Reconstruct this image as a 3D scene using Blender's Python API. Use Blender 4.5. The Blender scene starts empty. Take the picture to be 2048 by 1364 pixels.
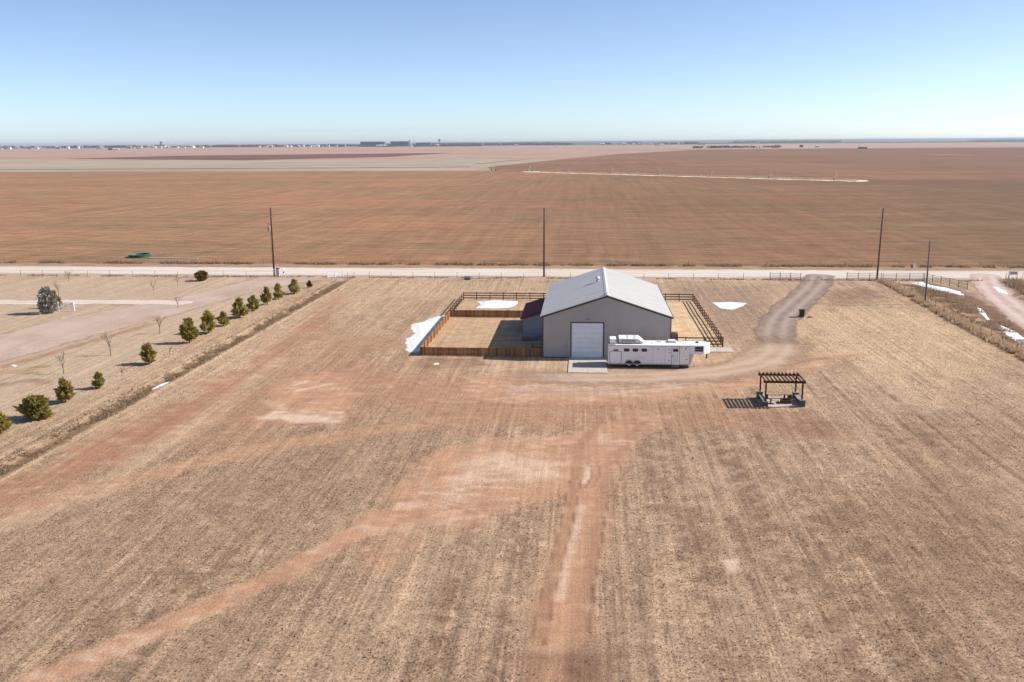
import bpy, bmesh, math, random
import numpy as np
from mathutils import Vector, Matrix

# ------------------------------------------------------------------ camera, sky, sun, exposure
scene = bpy.context.scene
col = scene.collection
R = math.radians
F, PSI, RO, H = 1850.0, R(4.6), R(0.335), 24.0      # focal length in photo pixels, heading, roll, height
TH = math.atan(399 / F)
_f = np.array([-math.sin(PSI) * math.cos(TH), math.cos(PSI) * math.cos(TH), -math.sin(TH)])
_r0 = np.array([math.cos(PSI), math.sin(PSI), 0.0]); _u0 = np.cross(_r0, _f)
_r = math.cos(RO) * _r0 - math.sin(RO) * _u0
_u = math.cos(RO) * _u0 + math.sin(RO) * _r0
cam = bpy.data.cameras.new('camera'); camo = bpy.data.objects.new('camera', cam); col.objects.link(camo)
cam.sensor_width = 36.0; cam.lens = 36.0 * F / 2048.0; cam.clip_start = 0.5; cam.clip_end = 60000
mw = Matrix.Identity(4)
for i in range(3):
    mw[i][0], mw[i][1], mw[i][2] = _r[i], _u[i], -_f[i]
mw[2][3] = H
camo.matrix_world = mw
scene.camera = camo

SUN_AZ = 10.0           # degrees from +X towards +Y
SUN_EL = 36.0
world = bpy.data.worlds.new('World'); scene.world = world; world.use_nodes = True
wt = world.node_tree; wt.nodes.clear()
sky = wt.nodes.new('ShaderNodeTexSky'); sky.sky_type = 'NISHITA'; sky.sun_disc = False
sky.sun_elevation = R(SUN_EL); sky.sun_rotation = R(90 - SUN_AZ)
sky.altitude = 300; sky.air_density = 0.52; sky.dust_density = 0.6; sky.ozone_density = 1.0
bg = wt.nodes.new('ShaderNodeBackground'); bg.inputs[1].default_value = 0.11
wo = wt.nodes.new('ShaderNodeOutputWorld')
wt.links.new(sky.outputs[0], bg.inputs[0]); wt.links.new(bg.outputs[0], wo.inputs[0])
sl = bpy.data.lights.new('sun', 'SUN'); sl.energy = 4.2; sl.angle = R(0.53); sl.color = (1.0, 0.93, 0.83)
so = bpy.data.objects.new('sun', sl); col.objects.link(so)
sdir = Vector((math.cos(R(SUN_EL)) * math.cos(R(SUN_AZ)), math.cos(R(SUN_EL)) * math.sin(R(SUN_AZ)), math.sin(R(SUN_EL))))
so.rotation_euler = sdir.to_track_quat('Z', 'Y').to_euler(); so.location = (60, 40, 60)
vs = scene.view_settings
vs.view_transform = 'Standard'; vs.look = 'None'; vs.gamma = 1.0; vs.use_curve_mapping = False
vs.exposure = 0.7

# ------------------------------------------------------------------ helpers
rng = np.random.default_rng(11)
rnd = random.Random(5)


def ray(x, y): return F * _f + (x - 1024) * _r - (y - 682) * _u


def g(x, y, z=0.0):                      # photo pixel -> point on the level plane z
    d = ray(x, y); t = (z - H) / d[2]
    return np.array([t * d[0], t * d[1], z])


def hz(x): return 283.0 - (x - 1024) * math.tan(RO)


def far(px, D):                          # ground point in the direction of a photo column, D metres off
    return g(px, hz(px) + F * H / D * 1.0)


def lin(c):
    return tuple(((v / 255) / 12.92 if v / 255 <= .04045 else ((v / 255 + .055) / 1.055) ** 2.4) for v in c)


def A(r_, g_, b_, k=1.5):                # albedo of a surface that looks (r, g, b) in full sun
    return tuple(min(.85, v / k) for v in lin((r_, g_, b_)))


origins = {}


class MB:
    def __init__(s): s.v = []; s.f = []

    def add(s, vs_, fs):
        n = len(s.v); s.v += [tuple(float(c) for c in p) for p in vs_]; s.f += [tuple(n + i for i in q) for q in fs]; return s

    def box(s, x0, x1, y0, y1, z0, z1):
        return s.add([(x0, y0, z0), (x1, y0, z0), (x1, y1, z0), (x0, y1, z0), (x0, y0, z1), (x1, y0, z1), (x1, y1, z1), (x0, y1, z1)],
                     [(0, 3, 2, 1), (4, 5, 6, 7), (0, 1, 5, 4), (1, 2, 6, 5), (2, 3, 7, 6), (3, 0, 4, 7)])

    def beam(s, p, q, w, h, up=(0, 0, 1)):
        p, q = Vector(p), Vector(q); d = (q - p).normalized(); a = d.cross(Vector(up))
        if a.length < 1e-4: a = d.cross(Vector((1, 0, 0)))
        a.normalize(); b = a.cross(d); a = a * w / 2; b = b * h / 2
        return s.add([p - a - b, p + a - b, p + a + b, p - a + b, q - a - b, q + a - b, q + a + b, q - a + b],
                     [(0, 3, 2, 1), (4, 5, 6, 7), (0, 1, 5, 4), (1, 2, 6, 5), (2, 3, 7, 6), (3, 0, 4, 7)])

    def cyl(s, p, q, r0, r1=None, n=8):
        r1 = r0 if r1 is None else r1
        p, q = Vector(p), Vector(q); d = (q - p).normalized(); a = d.orthogonal().normalized(); b = d.cross(a)
        vv = []
        for c, rr in ((p, r0), (q, r1)):
            for i in range(n):
                t = 2 * math.pi * i / n; vv.append(c + (a * math.cos(t) + b * math.sin(t)) * rr)
        ff = [(i, (i + 1) % n, n + (i + 1) % n, n + i) for i in range(n)]
        return s.add(vv, ff + [tuple(range(n - 1, -1, -1)), tuple(range(n, 2 * n))])

    def lathe(s, prof, n=20, c=(0, 0, 0)):   # (radius, z) pairs, closed on the axis where radius is 0
        vv = []
        for r_, z_ in prof:
            for i in range(n):
                t = 2 * math.pi * i / n; vv.append((c[0] + r_ * math.cos(t), c[1] + r_ * math.sin(t), c[2] + z_))
        ff = [(k * n + i, k * n + (i + 1) % n, (k + 1) * n + (i + 1) % n, (k + 1) * n + i) for k in range(len(prof) - 1) for i in range(n)]
        return s.add(vv, ff)

    def prism(s, pts, a, b, axis='y'):       # outline in the two other axes, extruded from a to b
        n = len(pts)
        if axis == 'y': mk = lambda p, t: (p[0], t, p[1])
        elif axis == 'x': mk = lambda p, t: (t, p[0], p[1])
        else: mk = lambda p, t: (p[0], p[1], t)
        return s.add([mk(p, a) for p in pts] + [mk(p, b) for p in pts],
                     [tuple(range(n)), tuple(range(2 * n - 1, n - 1, -1))] + [(i, i + n, (i + 1) % n + n, (i + 1) % n) for i in range(n)])

    def mesh(s, name, bevel=0, smooth=False, off=(0, 0, 0)):
        me = bpy.data.meshes.new(name)
        me.from_pydata([(x - off[0], y - off[1], z - off[2]) for x, y, z in s.v], [], s.f)
        bm = bmesh.new(); bm.from_mesh(me)
        bmesh.ops.recalc_face_normals(bm, faces=bm.faces)
        if bevel:
            bmesh.ops.bevel(bm, geom=[e for e in bm.edges if len(e.link_faces) == 2 and e.calc_face_angle(0) > .5], offset=bevel, segments=2, affect='EDGES', profile=.5)
        bm.to_mesh(me); bm.free()
        if smooth:
            for p in me.polygons: p.use_smooth = True
        return me


def tag(o, label=None, cat=None, group=None, kind=None):
    for k, v in (('label', label), ('category', cat), ('group', group), ('kind', kind)):
        if v: o[k] = v
    return o


def thing(name, label, cat, loc=(0, 0, 0), group=None):
    o = bpy.data.objects.new(name, None); col.objects.link(o); o.location = loc; o.empty_display_size = .3
    origins[o.name] = tuple(float(c) for c in loc)
    return tag(o, label, cat, group)


def link(name, me, m=None, parent=None, loc=None, rot=None):
    o = bpy.data.objects.new(name, me); col.objects.link(o)
    if m is not None and len(me.materials) == 0: me.materials.append(m)
    if parent is not None: o.parent = parent
    if loc is not None: o.location = loc
    if rot is not None: o.rotation_euler = rot
    return o


def part(name, mb, m, parent, bevel=0, smooth=False, **kw):
    off = origins.get(parent.name, (0, 0, 0))
    o = link(name, mb.mesh(name, bevel, smooth, off), m, parent)
    origins[o.name] = off
    return tag(o, **kw)


def solo(name, mb, m, label=None, cat=None, group=None, kind=None, bevel=0, smooth=False):
    c = np.array(mb.v); loc = (c[:, 0].mean(), c[:, 1].mean(), c[:, 2].min())
    o = link(name, mb.mesh(name, bevel, smooth, loc), m); o.location = loc
    return tag(o, label, cat, group, kind)


def copy_tree(o, parent=None):
    c = o.copy(); col.objects.link(c)
    if parent is not None: c.parent = parent
    for ch in [x for x in bpy.data.objects if x.parent == o]: copy_tree(ch, c)
    return c


# ------------------------------------------------------------------ noise in numpy
_T = rng.random((256, 256))


def vn(x, y):
    xi = np.floor(x).astype(int); yi = np.floor(y).astype(int); fx = x - xi; fy = y - yi
    fx = fx * fx * (3 - 2 * fx); fy = fy * fy * (3 - 2 * fy)
    a = _T[xi & 255, yi & 255]; b = _T[(xi + 1) & 255, yi & 255]; c = _T[xi & 255, (yi + 1) & 255]; d = _T[(xi + 1) & 255, (yi + 1) & 255]
    return (a * (1 - fx) + b * fx) * (1 - fy) + (c * (1 - fx) + d * fx) * fy


def fbm(x, y, s, o=4, gain=.55):
    t = 0; amp = 1; n = 0
    for k in range(o):
        t = t + amp * vn(x * s + 17.3 * k, y * s + 9.1 * k); n += amp; amp *= gain; s *= 2.03
    return t / n


def sm(a, b, x): t = np.clip((x - a) / (b - a), 0, 1); return t * t * (3 - 2 * t)


def pdist(X, Y, pts):                    # distance to a polyline
    d = np.full(X.shape, 1e9)
    for (x0, y0), (x1, y1) in zip(pts[:-1], pts[1:]):
        vx, vy = x1 - x0, y1 - y0; L = vx * vx + vy * vy + 1e-9
        t = np.clip(((X - x0) * vx + (Y - y0) * vy) / L, 0, 1)
        d = np.minimum(d, np.hypot(X - x0 - t * vx, Y - y0 - t * vy))
    return d


def inpoly(X, Y, pts):
    r_ = np.zeros(X.shape, bool); n = len(pts)
    for i in range(n):
        x0, y0 = pts[i]; x1, y1 = pts[(i + 1) % n]
        c = ((y0 > Y) != (y1 > Y)) & (X < (x1 - x0) * (Y - y0) / (y1 - y0 + 1e-12) + x0)
        r_ ^= c
    return r_


def sdpoly(X, Y, pts):                   # signed distance, negative inside
    d = pdist(X, Y, list(pts) + [pts[0]])
    return np.where(inpoly(X, Y, pts), -d, d)


def G2(pts): return [tuple(g(x, y)[:2]) for x, y in pts]


# ------------------------------------------------------------------ materials
def nodes(name):
    m = bpy.data.materials.new(name); m.use_nodes = True; nt = m.node_tree
    return m, nt, nt.nodes['Principled BSDF']


def N(nt, t, **kw):
    n = nt.nodes.new(t)
    for k, v in kw.items():
        if k.startswith('i_'):
            n.inputs[k[2:].replace('_', ' ')].default_value = v
        else: setattr(n, k, v)
    return n


def math_(nt, op, a, b=None):
    n = nt.nodes.new('ShaderNodeMath'); n.operation = op
    for i, v in enumerate((a, b)):
        if v is None: continue
        if isinstance(v, (int, float)): n.inputs[i].default_value = v
        else: nt.links.new(v, n.inputs[i])
    return n.outputs[0]


def noise(nt, vec, scale, detail=5, rough=.6):
    n = N(nt, 'ShaderNodeTexNoise', i_Scale=scale, i_Detail=detail, i_Roughness=rough)
    if vec is not None: nt.links.new(vec, n.inputs['Vector'])
    return n.outputs['Fac']


def maprange(nt, v, a, b, c, d):
    n = N(nt, 'ShaderNodeMapRange')
    nt.links.new(v, n.inputs[0])
    for i, x in enumerate((a, b, c, d)): n.inputs[i + 1].default_value = x
    return n.outputs[0]


def mix(nt, fac, a, b, mode='MIX'):
    n = N(nt, 'ShaderNodeMix', data_type='RGBA', blend_type=mode)
    for i, v in ((0, fac), (6, a), (7, b)):
        if isinstance(v, (int, float)): n.inputs[i].default_value = v
        elif isinstance(v, tuple): n.inputs[i].default_value = (*v[:3], 1)
        else: nt.links.new(v, n.inputs[i])
    return n.outputs[2]


def scaled(nt, colr, fac):               # colour times a number
    n = N(nt, 'ShaderNodeVectorMath', operation='SCALE')
    if isinstance(colr, tuple): n.inputs[0].default_value = colr[:3]
    else: nt.links.new(colr, n.inputs[0])
    if isinstance(fac, (int, float)): n.inputs[3].default_value = fac
    else: nt.links.new(fac, n.inputs[3])
    return n.outputs[0]


def bumped(nt, bs, h, strength, dist):
    b = N(nt, 'ShaderNodeBump', i_Strength=strength, i_Distance=dist)
    nt.links.new(h, b.inputs['Height']); nt.links.new(b.outputs[0], bs.inputs['Normal'])


def M(name, c, rough=.75, var=.18, scale=3.0, rv=.12, metal=0, spec=.3, bump=0, bscale=None, second=None, smix=(.45, .7)):
    m, nt, bs = nodes(name)
    tc = N(nt, 'ShaderNodeTexCoord').outputs['Object']
    a = maprange(nt, noise(nt, tc, scale, 6, .65), .3, .7, 1 - var, 1 + var)
    oi = N(nt, 'ShaderNodeObjectInfo').outputs['Random']
    a = math_(nt, 'MULTIPLY', a, maprange(nt, oi, 0, 1, 1 - rv, 1 + rv))
    base = c
    if second: base = mix(nt, maprange(nt, noise(nt, tc, scale * .6, 4, .6), smix[0], smix[1], 0, 1), c, second)
    nt.links.new(scaled(nt, base, a), bs.inputs['Base Color'])
    bs.inputs['Roughness'].default_value = rough; bs.inputs['Metallic'].default_value = metal
    bs.inputs['Specular IOR Level'].default_value = spec
    if bump: bumped(nt, bs, noise(nt, tc, bscale or scale * 6, 6, .7), .7, bump)
    return m


def attr_mat(name, rough, lo, hi, scale, bump, bscale):   # colour held on the mesh, broken up by fine noise
    m, nt, bs = nodes(name)
    tc = N(nt, 'ShaderNodeTexCoord').outputs['Object']
    at = N(nt, 'ShaderNodeAttribute', attribute_name='soil')
    ro = N(nt, 'ShaderNodeAttribute', attribute_name='cover').outputs['Fac']
    n1 = noise(nt, tc, scale, 4, .7); n2 = noise(nt, tc, scale * .23, 3, .6)
    f1 = maprange(nt, n1, .28, .72, lo, hi); f2 = maprange(nt, n2, .3, .7, .9, 1.1)
    amt = math_(nt, 'ADD', math_(nt, 'MULTIPLY', ro, .7), .3)     # bare dirt is smoother than stubble
    mp = N(nt, 'ShaderNodeMapping'); mp.inputs['Scale'].default_value = (1, .016, 1); nt.links.new(tc, mp.inputs[0])
    s1 = maprange(nt, noise(nt, mp.outputs[0], 2.2, 4, .65), .3, .7, .70, 1.25); s2 = maprange(nt, noise(nt, mp.outputs[0], 9.0, 3, .6), .3, .7, .82, 1.16)
    f1 = math_(nt, 'MULTIPLY', f1, math_(nt, 'MULTIPLY', s1, s2))
    fac = math_(nt, 'ADD', math_(nt, 'MULTIPLY', math_(nt, 'SUBTRACT', f1, 1), amt), 1)
    nt.links.new(scaled(nt, at.outputs['Color'], math_(nt, 'MULTIPLY', fac, f2)), bs.inputs['Base Color'])
    bs.inputs['Roughness'].default_value = rough; bs.inputs['Specular IOR Level'].default_value = .1
    bumped(nt, bs, noise(nt, tc, bscale, 5, .75), .8, bump)
    return m


def ribbed(name, c, axis, pitch, rough, metal=0, var=.05, spec=.4):    # pressed metal cladding with ribs
    m, nt, bs = nodes(name)
    tc = N(nt, 'ShaderNodeTexCoord').outputs['Object']
    sx = N(nt, 'ShaderNodeSeparateXYZ'); nt.links.new(tc, sx.inputs[0]); q = sx.outputs[axis]
    fr = math_(nt, 'FRACT', math_(nt, 'DIVIDE', q, pitch))
    rib = math_(nt, 'LESS_THAN', math_(nt, 'ABSOLUTE', math_(nt, 'SUBTRACT', fr, .5)), .09)
    pan = N(nt, 'ShaderNodeTexWhiteNoise', noise_dimensions='1D')
    nt.links.new(math_(nt, 'FLOOR', math_(nt, 'DIVIDE', q, pitch * 3)), pan.inputs['W'])
    a = maprange(nt, noise(nt, tc, .7, 5, .65), .3, .7, 1 - var, 1 + var)
    a = math_(nt, 'MULTIPLY', a, maprange(nt, pan.outputs['Value'], 0, 1, .97, 1.03))
    nt.links.new(scaled(nt, c, a), bs.inputs['Base Color'])
    bs.inputs['Roughness'].default_value = rough; bs.inputs['Metallic'].default_value = metal; bs.inputs['Specular IOR Level'].default_value = spec
    bumped(nt, bs, rib, .5, .02)
    return m


def picket_mat(name, pal, axis=0, pitch=.145):
    m, nt, bs = nodes(name)
    tc = N(nt, 'ShaderNodeTexCoord').outputs['Object']
    sx = N(nt, 'ShaderNodeSeparateXYZ'); nt.links.new(tc, sx.inputs[0])
    wn = N(nt, 'ShaderNodeTexWhiteNoise', noise_dimensions='1D')
    oi = N(nt, 'ShaderNodeObjectInfo').outputs['Random']
    nt.links.new(math_(nt, 'ADD', math_(nt, 'FLOOR', math_(nt, 'DIVIDE', sx.outputs[axis], pitch)), math_(nt, 'MULTIPLY', oi, 91.7)), wn.inputs['W'])
    rp = N(nt, 'ShaderNodeValToRGB'); rp.color_ramp.interpolation = 'LINEAR'
    e = rp.color_ramp.elements
    e[0].color = (*pal[0], 1); e[1].color = (*pal[-1], 1)
    for i, c in enumerate(pal[1:-1]): e.new((i + 1) / (len(pal) - 1)).color = (*c, 1)
    nt.links.new(wn.outputs['Value'], rp.inputs[0])
    mp = N(nt, 'ShaderNodeMapping'); mp.inputs['Scale'].default_value = (14, 14, 1.2); nt.links.new(tc, mp.inputs[0])
    a = maprange(nt, noise(nt, mp.outputs[0], 2.5, 5, .7), .3, .7, .75, 1.2)
    nt.links.new(scaled(nt, rp.outputs[0], a), bs.inputs['Base Color'])
    bs.inputs['Roughness'].default_value = .8; bs.inputs['Specular IOR Level'].default_value = .15
    return m


WHITE = M('white_paint', (.82, .82, .82), .4, .05, 2, .03)
TRWHITE = M('trailer_white', (.85, .83, .82), .3, .05, .8, .02, spec=.5)
TRROOF = M('trailer_roof_white', (.78, .78, .77), .45, .06, 1.2, .02)
TRGREY = M('trailer_grey_trim', (.33, .33, .35), .4, .1, 3, .05, metal=.5)
TRLINE = M('trailer_seam', (.2, .2, .22), .6, .1, 3, .05)
GLASS = M('dark_glass', (.012, .012, .016), .12, .2, 2, .05, spec=.6)
RUBBER = M('tyre_rubber', (.02, .02, .02), .85, .2, 8, .05)
STEEL = M('steel_grey', (.3, .3, .3), .45, .15, 4, .1, metal=.6)
BLACK = M('black_plastic', (.018, .022, .03), .5, .15, 4, .05)
DARKTRIM = M('dark_brown_trim', (.045, .035, .03), .5, .1, 2, .05)
DOORW = M('overhead_door_white', (.84, .84, .85), .45, .05, 1.5, .02)
ROOFM = ribbed('galvalume_roof', (.47, .455, .43), 1, .3, .5, .0, .06)
WALLM = ribbed('greige_wall_cladding', (.40, .365, .335), 0, .3, .6, .0, .05)
SIDEM = ribbed('greige_side_cladding', (.40, .365, .335), 1, .3, .6, .0, .05)
REDROOF = ribbed('maroon_roof', (.17, .03, .045), 1, .3, .8, 0, .12, spec=.1)
LEANM = ribbed('grey_shed_cladding', (.36, .36, .36), 0, .25, .6, 0, .1)
CONC = M('concrete', (.5, .45, .40), .85, .12, 1.2, .05, bump=.004, bscale=20, second=(.44, .40, .36))
BLOCK = M('concrete_block', (.12, .105, .095), .9, .2, 3, .12, bump=.01, bscale=12)
BLOCKCAP = M('concrete_cap', (.36, .29, .25), .85, .15, 3, .06, bump=.005, bscale=14)
PERGW = M('pergola_brown_timber', (.075, .035, .018), .75, .3, 5, .15)
RAILW = M('rail_fence_brown_timber', (.085, .043, .022), .8, .3, 5, .2)
RUST = M('rusty_steel', (.11, .045, .022), .85, .35, 6, .1)
PICK = picket_mat('cedar_pickets', [(.15, .06, .022), (.27, .115, .038), (.38, .18, .06), (.22, .10, .045), (.31, .16, .075), (.46, .23, .085)])
POSTW = M('cedar_post', (.28, .14, .06), .8, .25, 4, .15)
POLEDARK = M('pole_creosote', (.055, .028, .017), .85, .25, 3, .1)
POLEBROWN = M('pole_weathered_brown', (.14, .08, .05), .85, .25, 3, .1)
POLEGREY = M('pole_weathered_grey', (.20, .155, .135), .85, .25, 3, .1)
ARMW = M('crossarm_grey', (.40, .36, .32), .8, .2, 4, .1)
PIPEM = M('rusty_pipe_fence', (.12, .055, .04), .7, .3, 4, .15)
FPOST = M('weathered_fence_post', (.20, .14, .10), .85, .25, 5, .3)
WIREM = M('fence_wire', (.12, .09, .07), .7, .1, 3, .1)
SNOW = M('snow', (.78, .80, .82), .6, .08, 1.6, .02, bump=.08, bscale=2.5, second=(.60, .60, .61), smix=(.5, .75))
SNOWY = 1
BARK = M('bark', (.10, .065, .045), .9, .3, 8, .15)
BAREBARK = M('bare_twig_bark', (.20, .14, .11), .9, .25, 8, .15)
GREENTANK = M('green_stock_tank', (.018, .10, .07), .5, .2, 2, .05)


def leaf_mat(name, c1, c2, rv=.2, thin=False):
    m, nt, bs = nodes(name)
    ge = N(nt, 'ShaderNodeNewGeometry')
    oi = N(nt, 'ShaderNodeObjectInfo').outputs['Random']
    tcn = N(nt, 'ShaderNodeTexCoord').outputs['Object']
    cl = maprange(nt, noise(nt, tcn, 5.0, 3, .6), .35, .65, -.3, .3)
    b = mix(nt, math_(nt, 'ADD', ge.outputs['Random Per Island'], cl) if not thin else ge.outputs['Random Per Island'], c1, c2)
    nt.links.new(scaled(nt, b, maprange(nt, oi, 0, 1, 1 - rv, 1 + rv)), bs.inputs['Base Color'])
    bs.inputs['Roughness'].default_value = .8; bs.inputs['Specular IOR Level'].default_value = .15
    if thin:                              # dry blades let light through
        tl = nt.nodes.new('ShaderNodeBsdfTranslucent'); mx = nt.nodes.new('ShaderNodeMixShader'); mx.inputs[0].default_value = .45
        nt.links.new(bs.inputs['Base Color'].links[0].from_socket, tl.inputs[0])
        nt.links.new(bs.outputs[0], mx.inputs[1]); nt.links.new(tl.outputs[0], mx.inputs[2])
        nt.links.new(mx.outputs[0], nt.nodes['Material Output'].inputs['Surface'])
    return m


PINE = leaf_mat('pine_needles', (.15, .135, .03), (.60, .49, .13), .15, True)
PINEDRY = leaf_mat('dry_pine_needles', (.09, .05, .025), (.20, .12, .06))
SPRUCE = leaf_mat('silver_spruce_needles', (.16, .14, .12), (.42, .39, .34))
BUSH = leaf_mat('yellow_green_juniper', (.12, .11, .018), (.38, .25, .04))
STRAW = leaf_mat('straw_grass', (.25, .17, .118), (.58, .435, .32), .02, True)
WEED = leaf_mat('dry_weed', (.20, .125, .075), (.55, .41, .27), .02, True)
TANWEED = leaf_mat('tan_tall_grass', (.42, .29, .18), (.74, .55, .37), .02, True)

# ------------------------------------------------------------------ ground
# grid lines close together in the yard, spreading out to the horizon
def spread(a, b, step, near, reach):
    mid = np.arange(a, b + 1e-6, step); out = []; s = step
    p = 0
    while p < reach: s *= 1.28; p += s; out.append(p)
    out = np.array(out)
    return np.concatenate([(a - out)[::-1], mid, b + out])


gx = spread(-128, 78, .3, 0, 32000); gx = np.unique(np.concatenate([gx[(gx < -30) | (gx > 28)], np.arange(-30, 28, .2)])); gy = np.concatenate([-(np.array([400, 150, 60, 20, 0.]))[:4], np.arange(0, 30, 2.0), np.arange(30, 84, .2), np.arange(84, 166, .3)])
_o = []; s_ = .36; p_ = 0
while p_ < 32000: s_ *= 1.28; p_ += s_; _o.append(166 + p_)
gy = np.unique(np.concatenate([gy, _o]))
GX, GY = np.meshgrid(gx, gy, indexing='ij')
X, Y = GX, GY
nz1 = fbm(X, Y, .06, 4); nz2 = fbm(X + 50, Y, .35, 4); nz3 = fbm(X, Y - 90, .9, 3)
streak = fbm(X * 1.0, Y * .035, .75, 4)                      # faint mowing lines running away from the camera
fine = fbm(X + 7, Y + 3, 1.5, 2); fine3 = fbm(X, Y * .9 + 5, .7, 4)

TAN = np.array(A(216, 185, 154)); GREY = np.array(A(188, 157, 129)); DARK = np.array(A(144, 116, 95))
RED = np.array(A(191, 148, 118)); BARE = np.array(A(212, 167, 134)); PALE = np.array(A(236, 206, 180)); WET = np.array(A(156, 120, 97))
STRAWC = np.array(A(236, 205, 165)); PEN = np.array(A(214, 181, 144)); MAUVE = np.array(A(172, 148, 130)); PINK = np.array(A(214, 190, 172))


def blend(C, c, m): return C * (1 - m[..., None]) + c * m[..., None]


near_dark = sm(95, 55, Y)                                    # longer, greyer stubble towards the near end of the lot
C = np.broadcast_to(TAN, X.shape + (3,)).copy()
sk2 = fbm(X * 1.0 + .012 * Y, Y * .025, 2.2, 3); sk3 = fbm(X, Y * .05, .22, 3)
right = sm(-4, 14, X)
C = blend(C, GREY, np.clip(sm(.38, .64, nz2 * .3 + sk3 * .7) * .5 + near_dark * .5, 0, 1))
C = blend(C, DARK, sm(.48, .66, streak * .6 + sk3 * .25 + fine3 * .15) * (.22 + .4 * near_dark))
C = blend(C, DARK * .9, sm(.60, .74, sk2 * .8 + nz3 * .2) * (.25 + .45 * right) * sm(112, 85, Y))
C = blend(C, TAN * 1.04, sm(.60, .74, fbm(X + 77, Y * .03, 1.6, 3) * .8 + nz3 * .2) * (.2 + .3 * right) * sm(125, 95, Y))
C = blend(C, TAN, sm(.54, .66, fine * .5 + streak * .5) * .45)
cover = np.clip(.75 + .6 * (nz2 - .4), 0, 1)


def paint(pts, w, c, amt=1.0, soft=.4, wob=.45, cv=0.0, px=True, solid=False):
    global C, cover
    pts = G2(pts) if px else pts
    d = pdist(X, Y, pts) + (nz2 - .5) * w * wob * 2 + (nz3 - .5) * w * .5
    m = sm(w * (1 + soft), w * (1 - soft), d) * (amt if solid else np.clip(amt * (.6 + .9 * fine3), 0, 1))
    C = blend(C, np.array(c), m); cover = cover * (1 - m) + cv * m


def patch(pts, edge, c, amt=1.0, wob=1.0, cv=0.0, px=True):
    global C, cover
    pts = G2(pts) if px else pts
    d = sdpoly(X, Y, pts) + (nz2 - .5) * edge * 3 * wob + (nz3 - .5) * edge * 1.4 * wob
    m = sm(edge, -edge, d) * np.clip(amt * (.5 + 1.1 * fine3), 0, 1)
    C = blend(C, np.array(c), m); cover = cover * (1 - m) + cv * m


# right-hand lower area: darker strips of stubble
patch([(1640, 980), (1900, 960), (2060, 1100), (2060, 1330), (1880, 1380), (1700, 1180)], 3.0, DARK, .38, cv=1)
patch([(1780, 815), (1960, 830), (2060, 900), (1960, 940), (1800, 880)], 1.6, DARK, .35, cv=1)
patch([(250, 900), (640, 860), (1000, 850), (820, 960), (480, 1120), (120, 1230), (-40, 1120)], 2.0, GREY, .55, cv=1)
# red strip beside the ditch and the tan track along it
patch([(-60, 1010), (120, 920), (420, 765), (600, 660), (690, 585), (655, 640), (520, 760), (330, 880), (120, 985), (-60, 1075)], 2.0, RED * np.array([1.0, .97, .95]), 1.0, cv=.35)
patch([(330, 890), (520, 765), (650, 650), (760, 690), (720, 760), (560, 850), (420, 900)], 3.0, RED, .6, cv=.5)
paint([(-40, 1070), (180, 985), (420, 830), (560, 720)], 1.2, TAN, .5)
paint([(60, 1010), (330, 940), (500, 902), (700, 868), (900, 838), (1080, 812)], 1.3, BARE * .97, .65, cv=.3)
# bare red earth
patch([(540, 800), (575, 762), (640, 748), (700, 745), (705, 790), (680, 838), (600, 842), (520, 838)], 1.0, BARE, .85, cv=.1)
patch([(520, 836), (560, 815), (580, 825), (690, 825), (675, 842), (600, 842)], .5, PALE, .8)
paint([(600, 780), (660, 768)], .35, PALE, .7); paint([(590, 770), (615, 762)], .25, PALE, .7)
patch([(560, 770), (700, 735), (960, 770), (1150, 790), (1330, 800), (1200, 850), (950, 835), (760, 812)], 2.4, RED, .75, cv=.3)
patch([(420, 800), (560, 735), (760, 722), (980, 745), (1180, 760), (1450, 770), (1500, 830), (1330, 880), (1180, 900), (1000, 860), (700, 850), (480, 850)], 3.0, RED * 1.04, .38, cv=.5)
patch([(540, 800), (575, 762), (640, 748), (700, 745), (705, 790), (680, 838), (600, 842), (520, 838)], 1.0, BARE * 1.03, .7, cv=.1)
patch([(518, 838), (560, 812), (590, 820), (690, 822), (678, 842), (600, 843)], .5, PALE, 1.0)
paint([(600, 780), (660, 768)], .35, PALE, .9); paint([(590, 770), (615, 762)], .25, PALE, .9)
patch([(810, 930), (900, 890), (1020, 870), (1140, 868), (1290, 830), (1330, 850), (1230, 900), (1220, 960), (1130, 1000), (960, 1040), (830, 1060), (740, 1090), (700, 1050), (790, 985)], 1.1, BARE, .85, cv=.12)
patch([(930, 930), (1010, 905), (1100, 920), (1120, 955), (1000, 962), (900, 985)], .8, PALE, .7, cv=.15)
patch([(870, 990), (925, 975), (935, 1000), (890, 1012)], .5, PALE, .6, cv=.15)
patch([(740, 1065), (810, 1050), (840, 1100), (780, 1140), (720, 1150)], 1.0, BARE, .6, cv=.35)
paint([(60, 1370), (230, 1295), (400, 1222), (560, 1150), (640, 1105), (760, 1040), (860, 985)], .95, BARE, 1.1, wob=.4, cv=.05)
patch([(1060, 1370), (1060, 1280), (1080, 1180), (1110, 1060), (1130, 960), (1160, 880), (1280, 860), (1230, 960), (1205, 1080), (1190, 1200), (1170, 1290), (1190, 1370)], .7, BARE * .97, 1.2, wob=.6, cv=.05)
paint([(1050, 1420), (1075, 1290), (1095, 1190), (1130, 1060), (1150, 960), (1160, 890), (1200, 840)], .38, RED * .93, .7, wob=.25, soft=.5, solid=True)
paint([(1150, 1420), (1160, 1290), (1172, 1180), (1190, 1080), (1205, 990), (1225, 920), (1280, 850), (1380, 810)], .38, RED * .95, .65, wob=.25, soft=.5, solid=True)
paint([(1060, 1290), (1082, 1190), (1118, 1060), (1138, 960)], .06, WET * .9, .8, wob=.1)
paint([(1090, 1290), (1108, 1190), (1142, 1060), (1162, 960)], .06, WET * .9, .8, wob=.1)
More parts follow.
